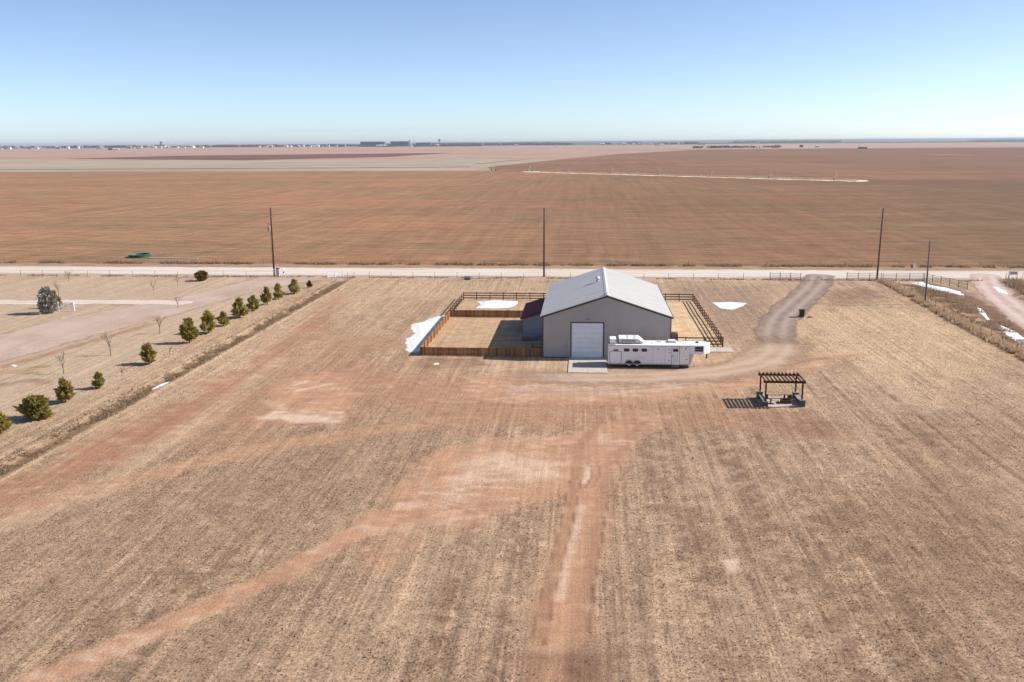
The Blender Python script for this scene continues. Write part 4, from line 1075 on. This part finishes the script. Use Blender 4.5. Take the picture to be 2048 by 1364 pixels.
solo('dirt_mound', MB().lathe([(.55, 0), (.4, .12), (.2, .2), (0, .22)], 12, (31.1, 128.4, 0)), M('orange_soil', A(205, 150, 110), .95, .25, 4, bump=.05), 'small heap of orange soil beside the black bin', 'dirt pile', smooth=True)

tkx, tky = -96.2, 192.6
tank = thing('stock_tank', 'round dark green open stock tank at the edge of the ploughed field', 'stock tank', (tkx, tky, 0))
link('wall', MB().lathe([(2.25, 0), (2.27, .3), (2.25, .6), (2.30, .62), (2.30, .66), (2.2, .66), (2.18, .1), (2.18, .0)], 40).mesh('wall', 0, True), GREENTANK, tank)
link('water', MB().lathe([(2.179, .34), (1.0, .341), (0, .342)], 40).mesh('water'), GLASS, tank)
link('rim', MB().lathe([(2.305, .60), (2.34, .63), (2.34, .68), (2.19, .68), (2.19, .63)], 40).mesh('rim'), M('tank_rim_green', (.12, .30, .22), .4), tank)
pt = thing('water_pipe', 'long pale pipe lying on the verge beside the green stock tank', 'pipe', (-87.5, 190.0, 0))
link('tube', MB().cyl((-5.5, 0, .12), (5.5, -.6, .12), .1, n=10).mesh('tube'), M('pale_pipe', (.6, .55, .5), .6), pt)
link('collar', MB().cyl((-5.6, 0, .12), (-5.3, -.01, .12), .14, n=10).mesh('collar'), STEEL, pt)

hy = thing('yard_hydrant', 'short pale standpipe hydrant beside the snow drift left of the pen', 'hydrant', (-22.55, 110.2, 0))
link('pipe', MB().cyl((0, 0, 0), (0, 0, .85), .03).mesh('pipe'), M('pale_pipe2', (.55, .45, .38), .6), hy)
link('head', MB().box(-.06, .06, -.16, .05, .82, .95).mesh('head', .02), STEEL, hy)
link('handle', MB().beam((0, .05, .93), (0, .28, 1.05), .03, .02).mesh('handle'), RUST, hy)

cd = thing('culvert_drum', 'grey round culvert drum lying against the roadside wire fence', 'drum', (-20.9, 162.0, 0))
link('shell', MB().cyl((-.55, 0, .33), (.55, 0, .33), .33, n=18).mesh('shell'), M('drum_bluegrey', (.2, .23, .26), .5, .2, 4), cd)
for s in (-.4, 0, .4): link('hoop', MB().cyl((s - .03, 0, .33), (s + .03, 0, .33), .35, n=18).mesh('hoop'), STEEL, cd)

mk = thing('roadside_marker', 'small red and white marker panel on the far shoulder of the road', 'marker', (61.2, 178.2, 0))
link('post', MB().box(-.04, .04, -.04, .04, 0, 1.0).mesh('post'), WHITE, mk)
link('panel', MB().box(-.35, .1, -.07, -.042, .35, 1.0).mesh('panel'), M('marker_red', (.5, .06, .06), .5), mk)
link('panel', MB().box(.104, .55, -.07, -.042, .45, 1.15).mesh('panel'), WHITE, mk)

sg = thing('panel_sign', 'white panel sign with dark lettering block and round emblem on the fence', 'sign', (74.3, 166.4, 0))
link('board', MB().box(-.78, .78, -.02, .02, .78, 1.42).mesh('board', .006), WHITE, sg)
for s in (-.7, .7): link('post', MB().box(s - .04, s + .04, .022, .09, 0, 1.4).mesh('post'), FPOST, sg)
for k in range(4): link('letter', MB().box(-.42 + k * .16, -.42 + k * .16 + .11, -.03, -.021, .98, 1.22).mesh('letter'), BLACK, sg)
link('emblem', MB().cyl((.42, -.03, 1.1), (.42, -.021, 1.1), .15, n=16).mesh('emblem'), BLACK, sg)

# ------------------------------------------------------------------ white gates by the left drive
WRM = MB().box(0, 1, -.02, .02, -.06, .06).mesh('rail'); WPM = MB().box(-.07, .07, -.07, .07, -.2, 1.35).mesh('post')
wg = rail_run('white plank gate section beside the silver spruce', (-77.3, 128.4), (-74.9, 128.4), 2.4, 'white_gate', (.3, .6, .9, 1.18), WHITE, WPM, WRM, cat='gate')
link('brace', MB().beam((.1, 0.03, .3), (2.3, 0.03, 1.18), .03, .1).mesh('brace'), WHITE, wg)
we = rail_run('white entrance wing fence by the road at the end of the ditch', (-46.4, 162.7), (-44.0, 164.2), 1.4, 'white_fence', (.3, .6, .9), WHITE, WPM, WRM)
link('brace', MB().beam((.1, 0.03, .3), (2.6, 0.03, .95), .03, .1).mesh('brace'), WHITE, we)
solo('white_bollard', MB().box(-42.0, -41.86, 164.3, 164.44, 0, .9).box(-42.02, -41.84, 164.28, 164.46, .9, .96), WHITE, 'single white post beside the white entrance wing', 'post')
pd = thing('utility_pedestal', 'pale utility cabinet beside the pole with transformer', 'cabinet', (-56.45, 165.2, 0))
link('body', MB().box(-.3, .3, -.2, .2, 0, 1.35).mesh('body', .03), M('pedestal_pink', (.62, .56, .57), .5), pd)
link('cap', MB().box(-.33, .33, -.23, .23, 1.352, 1.5).mesh('cap', .02), DARKTRIM, pd)
mb_ = thing('mailbox', 'white mailbox post beside the pale utility cabinet', 'mailbox', (-55.5, 165.6, 0))
link('post', MB().box(-.05, .05, -.05, .05, 0, 1.2).mesh('post'), WHITE, mb_)
link('box', MB().box(-.1, .1, -.28, .28, 1.2, 1.42).mesh('box', .05), WHITE, mb_)
link('paper_tube', MB().box(-.1, .1, -.12, -.055, .55, .8).mesh('paper_tube'), DARKTRIM, mb_)

# ------------------------------------------------------------------ utility poles
def pole(label, x, y, h, m, lean=0, r0=.17, arms=(), arm_len=1.2, transformer=False, guard=False, stub=()):
    t = thing('utility_pole', label, 'utility pole', (x, y, 0))
    link('pole', MB().cyl((0, 0, -.3), (lean, 0, h), r0, r0 * .62, n=12).mesh('pole', 0, False), m, t)
    for z in arms:
        a = link('crossarm', MB().box(-arm_len, arm_len, -.17, -.06, z - .06, z + .06).mesh('crossarm'), ARMW, t, (lean * z / h, 0, 0))
        for xx in (-arm_len + .1, -.45, .45, arm_len - .1):
            link('insulator', MB().lathe([(0, 0), (.05, 0), (.06, .08), (.03, .16), (0, .17)], 8, (xx, -.115, z + .06)).mesh('insulator'), ARMW, a)
    for z, s in stub:
        a = link('standoff', MB().beam((0, -.1, z), (s * .85, -.1, z + .06), .07, .07).mesh('standoff'), ARMW, t, (lean * z / h, 0, 0))
        link('insulator', MB().lathe([(0, 0), (.06, 0), (.07, .1), (.03, .2), (0, .22)], 8, (s * .8, -.1, z + .09)).mesh('insulator'), ARMW, a)
    if transformer:
        tf = link('transformer', MB().lathe([(0, 0), (.27, 0), (.29, .06), (.29, .8), (.2, .88), (0, .9)], 16, (-.42, -.1, h - 4.2)).mesh('transformer', 0, False), M('transformer_grey', (.32, .33, .34), .45), t)
        link('bushing', MB().cyl((-.42, -.1, h - 3.3), (-.42, -.1, h - 2.95), .05).mesh('bushing'), ARMW, tf)
        link('down_lead', MB().cyl((-.25, -.12, h - 4.2), (-.16, -.1, 1.5), .02, n=6).mesh('down_lead'), BLACK, t)
    if guard:
        for k in range(3): link('guard_band', MB().cyl((0, 0, .25 + k * .42), (0, 0, .46 + k * .42), r0 + .02, n=12).mesh('guard_band'), WHITE, t)
    return t


pole('dark pole with grey transformer and white banded base by the left drive', -57.18, 165.3, 12.5, POLEDARK, 0, transformer=True, guard=True, stub=((10.9, -1), (10.9, 1), (9.6, -1)))
pole('slim dark pole rising behind the barn at the roadside', -7.48, 165.98, 12.4, POLEDARK, 0, stub=((10.9, 1), (10.6, -1)))
pole('tall brown roadside pole beside the pipe fence, two standoff arms', 50.9, 165.2, 12.43, POLEBROWN, .15, stub=((10.5, -1), (10.3, 1), (8.9, -1), (8.7, 1)))
pole('shorter grey pole with a wide crossarm in the tall grass fence line', 50.44, 140.2, 9.4, POLEGREY, -.1, .15, arms=(9.2,), arm_len=1.15)

# ------------------------------------------------------------------ trees
def needle_crown(h, w, seed, kind='cone', n=900, size=.2, base=.16):
    r_ = np.random.default_rng(seed); V = []; Fc = []
    k = 0
    lobes = r_.uniform(0, 2 * np.pi, 7), r_.uniform(.75, 1.15, 7), r_.uniform(base, 1, 7)
    while k < n:
        t = r_.random()
        if kind == 'cone': prof = (1 - t) ** .62 * min(1, (t + .05) / .24) ** .6 * 1.08
        elif kind == 'round': prof = math.sqrt(max(0, 1 - (2 * t - 1) ** 2 * .95)) * (1.05 - .25 * t)
        else: prof = (1 - t) ** .6 * min(1, (t + .1) / .22)
        a = r_.uniform(0, 2 * np.pi)
        clump = float(vn(np.array([a * 1.6 + seed * 3]), np.array([t * 6.5 + seed]))[0])
        if clump < .36 and r_.random() < .85: continue
        rad = w * prof * (.45 + .85 * clump) * math.sqrt(r_.uniform(.25, 1))
        c = np.array([rad * math.cos(a), rad * math.sin(a), h * (base + (1 - base) * t)])
        out = np.array([math.cos(a), math.sin(a), r_.uniform(.1, 1.0)]) + r_.normal(0, .45, 3); out /= np.linalg.norm(out)
        sz = size * r_.uniform(.6, 1.3) * (1.15 - .5 * t) * (.7 + .7 * clump)
        s1 = np.cross(out, r_.normal(0, 1, 3)); s1 /= np.linalg.norm(s1); s2 = np.cross(out, s1)
        for s_ in (s1, s2):
            b = len(V); V += [c - s_ * sz * .42 - out * sz * .2, c + s_ * sz * .42 - out * sz * .2, c + out * sz + s_ * sz * .1]; Fc.append((b, b + 1, b + 2))
        k += 1
    return bulk_mesh('crown', np.array(V), np.array(Fc), 3)


def trunk_mesh(h, r0, seed, limbs=10):
    r_ = random.Random(seed); mb = MB(); p = Vector((0, 0, -.1)); n = 5
    pts = [p]
    for i in range(n): p = p + Vector((r_.uniform(-.03, .03) * h * .3, r_.uniform(-.03, .03) * h * .3, (h * .9 + .1) / n)); pts.append(p)
    for i in range(n): mb.cyl(pts[i], pts[i + 1], r0 * (1 - i / n * .85), r0 * (1 - (i + 1) / n * .85), 7)
    for i in range(limbs):
        t = r_.uniform(.2, .85); q = pts[0].lerp(pts[-1], t); a = r_.uniform(0, 6.28); L = h * .28 * (1.1 - t)
        mb.cyl(q, q + Vector((math.cos(a) * L, math.sin(a) * L, L * .35)), r0 * .25, r0 * .08, 5)
    return mb.mesh('trunk')


CR = [needle_crown(1, .40, s, 'cone', 330, .20) for s in (3, 8, 15, 21, 27, 52)]
CRND = [needle_crown(1, .52, 31, 'round', 520, .19, .10), needle_crown(1, .5, 44, 'round', 460, .19, .08)]
TRK = [trunk_mesh(1, .035, s) for s in (1, 2, 3)]


def tree(name, label, x, y, h, w, crown, cm, tk=0, rot=0, group=None, bark=BARK, cat='tree'):
    t = thing(name, label, cat, (x, y, gz(x, y)), group)
    c = crown.copy() if (len(crown.materials) and crown.materials[0] != cm) else crown
    o = link('crown', c, cm, t, (0, 0, 0), (0, 0, rot)); o.scale = (w / .45 * (1 + .12 * math.sin(x * 7 + y)), w / .45 * (1 + .12 * math.cos(y * 3)), h)
    k = link('trunk', TRK[tk], bark, t, (0, 0, 0), (0, 0, rot)); k.scale = (h, h, h)
    return t


PN = [(-49.3, 71.3, 1.9, .80, 1), (-48.72, 75.58, 1.99, 1.08, 9), (-49.12, 81.06, 2.16, .86, 0), (-48.5, 86.2, 1.55, .62, 2), (-48.42, 96.68, 2.17, .86, 1), (-48.46, 107.67, 2.82, 1.0, 3),
      (-48.42, 113.44, 2.69, .98, 0), (-48.39, 118.41, 1.84, .78, 2), (-48.28, 124.18, 2.63, 1.22, 1), (-48.31, 129.67, 2.07, .85, 3), (-48.04, 134.76, 2.53, .80, 0), (-47.92, 139.75, 2.3, .80, 2), (-47.06, 145.14, 2.29, .95, 3)]
ORD = ['first', 'second', 'third', 'fourth', 'fifth', 'sixth', 'seventh', 'eighth', 'ninth', 'tenth', 'eleventh', 'twelfth', 'thirteenth', 'fourteenth']
for i, (x, y, h, w, v) in enumerate(PN):
    k = ORD[len(PN) - i]                  # counted from the white entrance wing; the brown dry one comes first
    lab = ('wide round young pine, %s from the white entrance in the ditch row' if v == 9 else 'green young pine, %s from the white entrance in the ditch row') % k
    tree('pine_tree', lab, x, y, h * 1.04, w * .98, CRND[0] if v == 9 else CR[(v + i) % 6], PINE, i % 3, i * 1.3, 'pines in a row along the ditch')
cdry = needle_crown(1, .40, 61, 'cone', 420, .17)
tree('pine_tree', 'small brown dried pine, first from the white entrance in the ditch row', -46.46, 151.46, 1.25, .45, cdry, PINEDRY, 1, 0, 'pines in a row along the ditch')
tree('juniper_bush', 'round yellow green bush by the wire fence near the pole', -68.38, 159.0, 1.75, .95, CRND[1], BUSH, 0, .4, cat='bush')
spr = needle_crown(1, .42, 71, 'spruce', 900, .17, .04)
tree('spruce_tree', 'silver grey spruce with broad base beside the white gate section', -77.8, 126.4, 3.75, 1.45, spr, SPRUCE, 2, .9)
cjn = needle_crown(1, .42, 77, 'cone', 600, .17, .06)
tree('juniper_tree', 'dark green juniper tree standing behind the silver grey spruce', -79.0, 130.5, 2.6, .85, cjn, PINE, 1, 2.1)


def bare_tree(label, x, y, h, seed, spread_=.5, dense=1.0, name='bare_tree', m=BAREBARK, group=None, cat='tree'):
    r_ = random.Random(seed); tr_, tw = MB(), MB()

    def grow(p, d, L, rad, lev):
        q = p + d * L; (tr_ if lev < 2 else tw).cyl(p, q, rad, rad * .62, 6 if lev < 2 else 4)
        if lev >= 4: return
        for i in range(r_.choice((2, 3, 3)) if lev else 4):
            a = r_.uniform(0, 6.28); s = spread_ * r_.uniform(.7, 1.3)
            o = d.orthogonal().normalized(); o = Matrix.Rotation(a, 3, d) @ o
            nd = (d * math.cos(s) + o * math.sin(s) + Vector((0, 0, .12))).normalized()
            grow(p + d * L * r_.uniform(.65, 1), nd, L * r_.uniform(.55, .8), rad * .58, lev + 1)
    grow(Vector((0, 0, -.05)), Vector((r_.uniform(-.06, .06), 0, 1)).normalized(), h * .36, .018 * h + .008, 0)
    zz = max(v[2] for v in tr_.v + tw.v); k = h / zz
    for b in (tr_, tw): b.v = [(a * k, b_ * k, c * k) for a, b_, c in b.v]
    t = thing(name, label, cat, (x, y, gz(x, y)), group)
    link('trunk', tr_.mesh('trunk'), m, t); link('twigs', tw.mesh('twigs'), m, t)
    return t


bare_tree('tallest leafless sapling between the dirt drive and the pine row', -54.76, 100.52, 3.0, 3)
bare_tree('leafless sapling with thin crown beside the bend of the dirt drive', -54.74, 113.11, 2.45, 9, .38)
bare_tree('faint pale leafless sapling beside the patch of green weeds', -55.4, 91.74, 2.5, 14, .35)
bare_tree('tiny twisted dead sapling in the pine row before the snow sliver', -48.68, 91.26, .95, 21, .6, name='dead_shrub', cat='shrub')
bare_tree('small brown dead shrub in the pine row below the tall sapling', -48.26, 101.65, 1.0, 25, .55, name='dead_shrub', m=BARK, cat='shrub')
bare_tree('leafless sapling behind the silver spruce and the pale track', -83.71, 139.57, 2.9, 33, .4)
bare_tree('small leafless sapling on the straw between pale track and road', -71.7, 147.16, 1.9, 38, .5)
bare_tree('leafless sapling standing near the round yellow green bush', -69.94, 152.69, 1.7, 41, .5)
bare_tree('leafless sapling at the inner bend of the dirt drive beside the pines', -60.5, 131.5, 2.0, 47, .4)
bare_tree('leafless sapling just behind the wire fence near the spruce', -92.0, 157.0, 2.2, 52, .45)

# ------------------------------------------------------------------ snow
def snow(label, pts, px=True, th=.10, group=None):
    pts = G2(pts) if px else pts
    hgt = lambda XX, YY, e: -.03 + sm(0, .12, e) * .05 + sm(.1, 1.3, e) * th * (.6 + .8 * fbm(XX, YY, .8, 3))
    return worn('snow_patch', SNOW, .0, .14, pts=pts, soft=.8 if th >= .1 else .22, height=hgt, kind='stuff', label=label, cat='snow')


worn_edges(SNOW, .22)
snow('snow drift banked along the outside of the cedar picket fence', [(-19.0, 104.2), (-20.3, 103.6), (-21.4, 104.4), (-21.6, 107.0), (-21.9, 110.0), (-22.2, 113.5), (-22.9, 117), (-23.3, 120.6), (-22.0, 123.8), (-20.4, 127.2), (-19.05, 128.5), (-19.0, 116)], px=False)
snow('long white snow patch inside the rear pen before the rail fence', [(952, 602), (1000, 600), (1040, 602), (1034, 608), (1022, 615), (985, 617), (948, 617), (955, 610)])
snow('teardrop snow patch on the lawn between rail fence and gravel driveway', [(1422, 605), (1460, 604), (1495, 606), (1488, 612), (1465, 620), (1440, 617)], th=.06)
snow('thin snow sliver in the ditch beside the pine row', [(300, 779), (318, 768), (340, 762), (342, 765), (325, 773), (306, 781)], th=.07)
snow('small snow spot in front of the picket fence', [(864, 727), (878, 725), (880, 729), (868, 731)], th=.06)
snow('long curving snow strip below the slanting pipe fence', [(1820, 566), (1845, 563), (1862, 570), (1890, 575), (1915, 582), (1932, 592), (1918, 590), (1885, 582), (1855, 577), (1832, 570)], th=.12)
snow('flat snow strip on the bank beside the shorter grey pole', [(1793, 574), (1812, 573), (1832, 575), (1818, 577), (1800, 577)], th=.05)
snow('broken snow strip in the damp ditch beside the dirt lane', [(1988, 646), (2010, 653), (2034, 664), (2064, 684), (2074, 704), (2045, 695), (2015, 674), (1994, 657)], th=.08)
snow('narrow snow streak higher in the damp ditch beside the dirt lane', [(1950, 612), (1964, 617), (1975, 629), (1984, 642), (1970, 639), (1957, 625)], th=.06)
snow('snow patch at the foot of the brush beyond the dirt lane', [(1982, 574), (1992, 572), (2015, 582), (2022, 590), (2005, 588), (1990, 582)], th=.08)
snow('tiny snow sliver below the tall tan fence line grass', [(1966, 677), (1974, 679), (1985, 685), (1978, 684)], th=.04)
snow('snow remnant beside the silver spruce on the straw', [(56, 627), (72, 625), (82, 627), (68, 629)], th=.05)
snow('snow remnant by the muddy edge of the left dirt drive', [(18, 731), (30, 728), (40, 731), (28, 735)], th=.06)

# ------------------------------------------------------------------ centre pivot irrigation and the grass strip under it
cp0, cp1 = np.array([-79.0, 796.0]), np.array([150.0, 580.0])
piv = thing('irrigation_pivot', 'long wheeled irrigation boom across the ploughed field', 'irrigation machine', (cp0[0], cp0[1], 0))
nt_ = 8; GALV = M('galvanised_pale', (.55, .48, .44), .5, .1, 2)
for k in range(nt_):
    q = (cp1 - cp0) * k / (nt_ - 1); d = (cp1 - cp0) / np.hypot(*(cp1 - cp0)); nn = np.array([-d[1], d[0]])
    tw = MB()
    for s in (-1, 1):
        a = (*(q + nn * 2.2 * s), .55); tw.cyl(a, (*(q + d * .4), 4.1), .13, n=6)
    tw.cyl((*(q - nn * 2.4), .6), (*(q + nn * 2.4), .6), .12, n=6)
    tw.cyl((*q, 4.0), (*q, 5.3 if k == nt_ - 1 else 4.5), .10, n=6)
    o = link('tower', tw.mesh('tower'), GALV, piv)
    for s in (-1, 1):
        c = q + nn * 2.2 * s; link('wheel', MB().cyl((*(c - d * .15), .6), (*(c + d * .15), .6), .6, n=14).mesh('wheel'), RUBBER, piv)
    if k < nt_ - 1:
        q2 = (cp1 - cp0) * (k + 1) / (nt_ - 1); sp = MB(); prev = None
        for j in range(9):
            t = j / 8; p = q + (q2 - q) * t; z = 3.9 + 1.0 * math.sin(math.pi * t) * .6
            if prev is not None: sp.cyl(prev, (*p, z), .11, n=6)
            if 0 < j < 8: sp.cyl((*p, z), (*p, z - .9), .04, n=4)
            prev = (*p, z)
        link('span_pipe', sp.mesh('span_pipe'), GALV, piv)
PALEG = earth('pale_dry_grass_strip', A(226, 196, 160), A(206, 170, 136), .1, .8, 1.2, bump=.05, bscale=1)
worn('grass_strip', earth('bright_dry_strip', (.80, .68, .57), (.62, .50, .40), .1, .85, 1.15, bump=.05, bscale=1), .1, 1.5, line=[(-40, 755), (157, 573)], w=20, soft=9)
PG = row([(-35, 753), (20, 703), (70, 655), (120, 610), (160, 573)], 9000, 2.2, thr=.34)
tag(link('grass_strip', tufts('grass_strip', PG, .95, 4, TANWEED, .35, .7), TANWEED), 'pale strip of tall dry grass under the irrigation boom', 'grass', kind='stuff')
strip('snow_streak', [tuple(far(1835, 1500)[:2]), tuple(far(1890, 1420)[:2]), tuple(far(1945, 1350)[:2])], 9, 14, .15, PALEG, 12, 2.5)
strip('snow_streak', [tuple(far(2020, 1250)[:2]), tuple(far(2080, 1230)[:2])], 8, 10, .15, PALEG, 12, 2)
strip('farm_track', [tuple(far(955, 1000)[:2]), tuple(far(1010, 1150)[:2]), tuple(far(1048, 1220)[:2])], 8, 14, .5, PALEG, 12, 1.5)
strip('farm_track', [tuple(far(1180, 2350)[:2]), tuple(far(1340, 2380)[:2]), tuple(far(1560, 2420)[:2]), tuple(far(1700, 2500)[:2])], 60, 70, .6, PASTURE, 40, 6)
strip('farm_track', [tuple(far(0, 880)[:2]), tuple(far(420, 870)[:2]), tuple(far(760, 870)[:2]), tuple(far(940, 880)[:2])], 10, 10, .2, DARKF, 20, 2)

# ------------------------------------------------------------------ far buildings, trees and hills on the horizon
FARMAT = {n: M('far_' + n, c, .8, .06, .05, .15) for n, c in dict(white=(.68, .66, .64), pink=(.45, .33, .30), grey=(.22, .22, .24), blue=(.09, .10, .15), teal=(.12, .18, .20), dark=(.07, .06, .055), tan=(.42, .34, .28)).items()}


def far_building(name, label, px0, px1, h, D, m, rm, gable=True, group=None, depth=None):
    a = far(px0, D); b = far(px1, D); w = b[0] - a[0]; dp = depth or min(max(10, w * .5), 40)
    t = thing(name, label, 'building', ((a[0] + b[0]) / 2, a[1], 0), group)
    link('wall', MB().box(-w / 2, w / 2, 0, dp, -.5, h).mesh('wall'), FARMAT[m], t)
    if gable: link('roof', MB().prism([(-.5, h), (dp / 2, h + dp * .16), (dp + .5, h)], -w / 2 - .5, w / 2 + .5, 'x').mesh('roof'), FARMAT[rm], t)
    else: link('roof', MB().box(-w / 2 - .4, w / 2 + .4, -.4, dp + .4, h + .02, h + .9).mesh('roof'), FARMAT[rm], t)
    return t


bld = far_building('factory_block', 'long blue grey factory block on the horizon beside the trees', 721, 769, 27, 5200, 'blue', 'grey', False)
far_building('factory_block', 'second blue grey factory block on the horizon with white end tower', 781, 817, 28, 5200, 'blue', 'grey', False)
far_building('tower_block', 'white stair tower at the end of the second factory block', 817.6, 822, 33, 5200, 'white', 'white', False)
far_building('factory_block', 'lower grey factory shed on the horizon towards the water tower', 832, 862, 20, 5300, 'blue', 'grey', False)
far_building('warehouse', 'teal warehouse among the pink far houses', 669, 690, 14, 5000, 'teal', 'grey', False)
far_building('warehouse', 'wide pale warehouse roof below the blue factory blocks', 752, 772, 6, 4950, 'white', 'white', True)
far_building('barn_far', 'dark isolated farm shed in the pinkish field', 216, 223, 6, 3600, 'dark', 'dark', True, depth=10)
far_building('barn_far', 'low pale farm shed beside the dark isolated shed', 226, 237, 3.5, 3600, 'pink', 'white', True, depth=10)
far_building('mill_tower', 'tall hazy elevator tower on the far left horizon', 320.5, 324, 38, 7000, 'grey', 'grey', False)
far_building('mill_block', 'low hazy mill block beneath the elevator tower', 308, 331, 14, 7000, 'grey', 'grey', False)
far_building('farmhouse', 'far farm buildings among dark trees beside a pale track', 1600, 1606, 6, 3000, 'dark', 'dark', True, depth=10)
far_building('farmhouse', 'small pale far farmhouse beside the dark farm buildings', 1632, 1638, 5, 3000, 'tan', 'white', True, depth=10)
far_building('farmhouse', 'small dark far sheds in the far ploughed field', 1718, 1734, 4, 2400, 'dark', 'grey', True, depth=9)
far_building('grain_tower', 'pale hazy grain elevator on the right horizon', 1513, 1517, 26, 7000, 'white', 'white', False)
wt_ = far(879, 5300)
wtw = thing('water_tower', 'tall hazy water tower with wide head on the horizon', 'water tower', (wt_[0], wt_[1], 0))
link('stem', MB().lathe([(5, 0), (3.0, 5), (2.6, 26), (3.5, 29)], 14).mesh('stem', 0, True), FARMAT['grey'], wtw)
link('tank', MB().lathe([(3.5, 29), (8, 32), (9.5, 35), (8, 38.5), (3, 40.5), (0, 41)], 16).mesh('tank', 0, True), FARMAT['grey'], wtw)
hr = random.Random(77)
for i in range(104):
    px = hr.uniform(-10, 725) if i < 76 else hr.uniform(725, 1420)
    w = hr.uniform(2.5, 9); D = hr.uniform(4500, 6300); mm = hr.choice(['white', 'pink', 'pink', 'tan', 'grey', 'white']); rr_ = hr.choice(['white', 'grey', 'pink'])
    far_building('far_house', 'tiny low %s house with %s roof in the far settlement' % (mm, rr_), px, px + w, hr.uniform(4.5, 11), D, mm, rr_, True, 'houses of the far settlement', 14)


def treeline(name, label, px0, px1, D, h, m, n, fs=.006):
    V = []; Fc = []
    for i in range(n):
        p = far(rng.uniform(px0, px1), D * rng.uniform(.97, 1.03)); hh = h * rng.uniform(.45, 1.1); w = hh * rng.uniform(.8, 2.0)
        if fbm(np.array([p[0]]), np.array([3.]), fs, 3)[0] < .42: continue
        for q in range(7):
            a = rng.uniform(0, 6.28); c = np.array([p[0] + rng.normal(0, w * .5), p[1] + rng.normal(0, w * .4), hh * rng.uniform(.25, .75)]); s = hh * .4
            b = len(V)
            V += [c + (s, 0, 0), c + (0, s, 0), c + (-s, 0, 0), c + (0, -s, 0), c + (rng.normal(0, .2 * s), 0, s * .8), c + (0, 0, -s)]
            for k in range(4): Fc += [(b + k, b + (k + 1) % 4, b + 4), (b + (k + 1) % 4, b + k, b + 5)]
    o = link(name, bulk_mesh(name, np.array(V), np.array(Fc), 3), m)
    return tag(o, label, 'trees', kind='stuff')


FT = M('far_tree_crown', (.055, .055, .05), .9, .2, .02, .1)
treeline('far_trees', 'hazy belt of trees along the settlement on the horizon', -20, 1430, 5800, 15, FT, 1300)
treeline('far_trees', 'dark tree clumps below the blue factory blocks', 718, 960, 4900, 9, FT, 260)
treeline('far_trees', 'dark shelter belt behind the pale farm track', 1390, 1560, 2900, 8, FT, 90, .03)
treeline('far_trees', 'blue distant woodland belt along the right horizon', 840, 2300, 8000, 17, FT, 2200, .002)
WOODL = earth('far_dark_woodland', (.055, .055, .05), (.09, .08, .07), .002, .9, 1.1, bump=.02, bscale=.1)
TOWNG = earth('far_settlement_ground', A(176, 160, 152), A(150, 136, 132), .004, .9, 1.1, bump=.02, bscale=.1)
sheet('woodland', ragged([tuple(far(px, 6200 - (px - 1024) * .3)[:2]) for px in range(840, 2400, 60)] + [tuple(far(px, 16500)[:2]) for px in range(2390, 830, -60)], 400, 90), .4, WOODL)
sheet('settlement_ground', ragged([tuple(far(px, 5200)[:2]) for px in range(-120, 1440, 60)] + [tuple(far(px, 12000)[:2]) for px in range(1430, -130, -60)], 300, 60), .25, TOWNG)
HILL = M('far_blue_ridge', (.07, .075, .07), .95, .15, .001, .0)
rid = MB(); e = []
for i in range(60):
    px = 700 + i * 34; p = far(px, 14500); hgt = min(40.0,  (i - 3) * .55 + 6 * float(vn(np.array([i * .35]), np.array([2.0]))[0]) + 14)
    e.append((p[0], p[1], hgt if i > 3 else i * 4))
n = len(e)
rid.add([(x, y - 120, -3) for x, y, z in e] + [(x, y, z) for x, y, z in e] + [(x, y + 900, -3) for x, y, z in e],
        [(i, i + 1, n + i + 1, n + i) for i in range(n - 1)] + [(n + i, n + i + 1, 2 * n + i + 1, 2 * n + i) for i in range(n - 1)])
tag(solo('hills', rid, HILL), kind='structure')

# ------------------------------------------------------------------ haze: one closed box of thin air
HZ_ON = True
if HZ_ON:
    hb = MB().box(-33000, 33000, -450, 33000, -1.5, 46).mesh('haze')
    m = bpy.data.materials.new('thin_haze'); m.use_nodes = True; nt = m.node_tree; nt.nodes.clear()
    out = nt.nodes.new('ShaderNodeOutputMaterial'); pv_ = nt.nodes.new('ShaderNodeVolumePrincipled')
    pv_.inputs['Color'].default_value = (.80, .88, 1.0, 1); pv_.inputs['Density'].default_value = 5.5e-5; pv_.inputs['Anisotropy'].default_value = .2
    nt.links.new(pv_.outputs[0], out.inputs['Volume'])
    tag(link('haze', hb, m), 'thin pale haze over the plain', 'haze', kind='stuff')
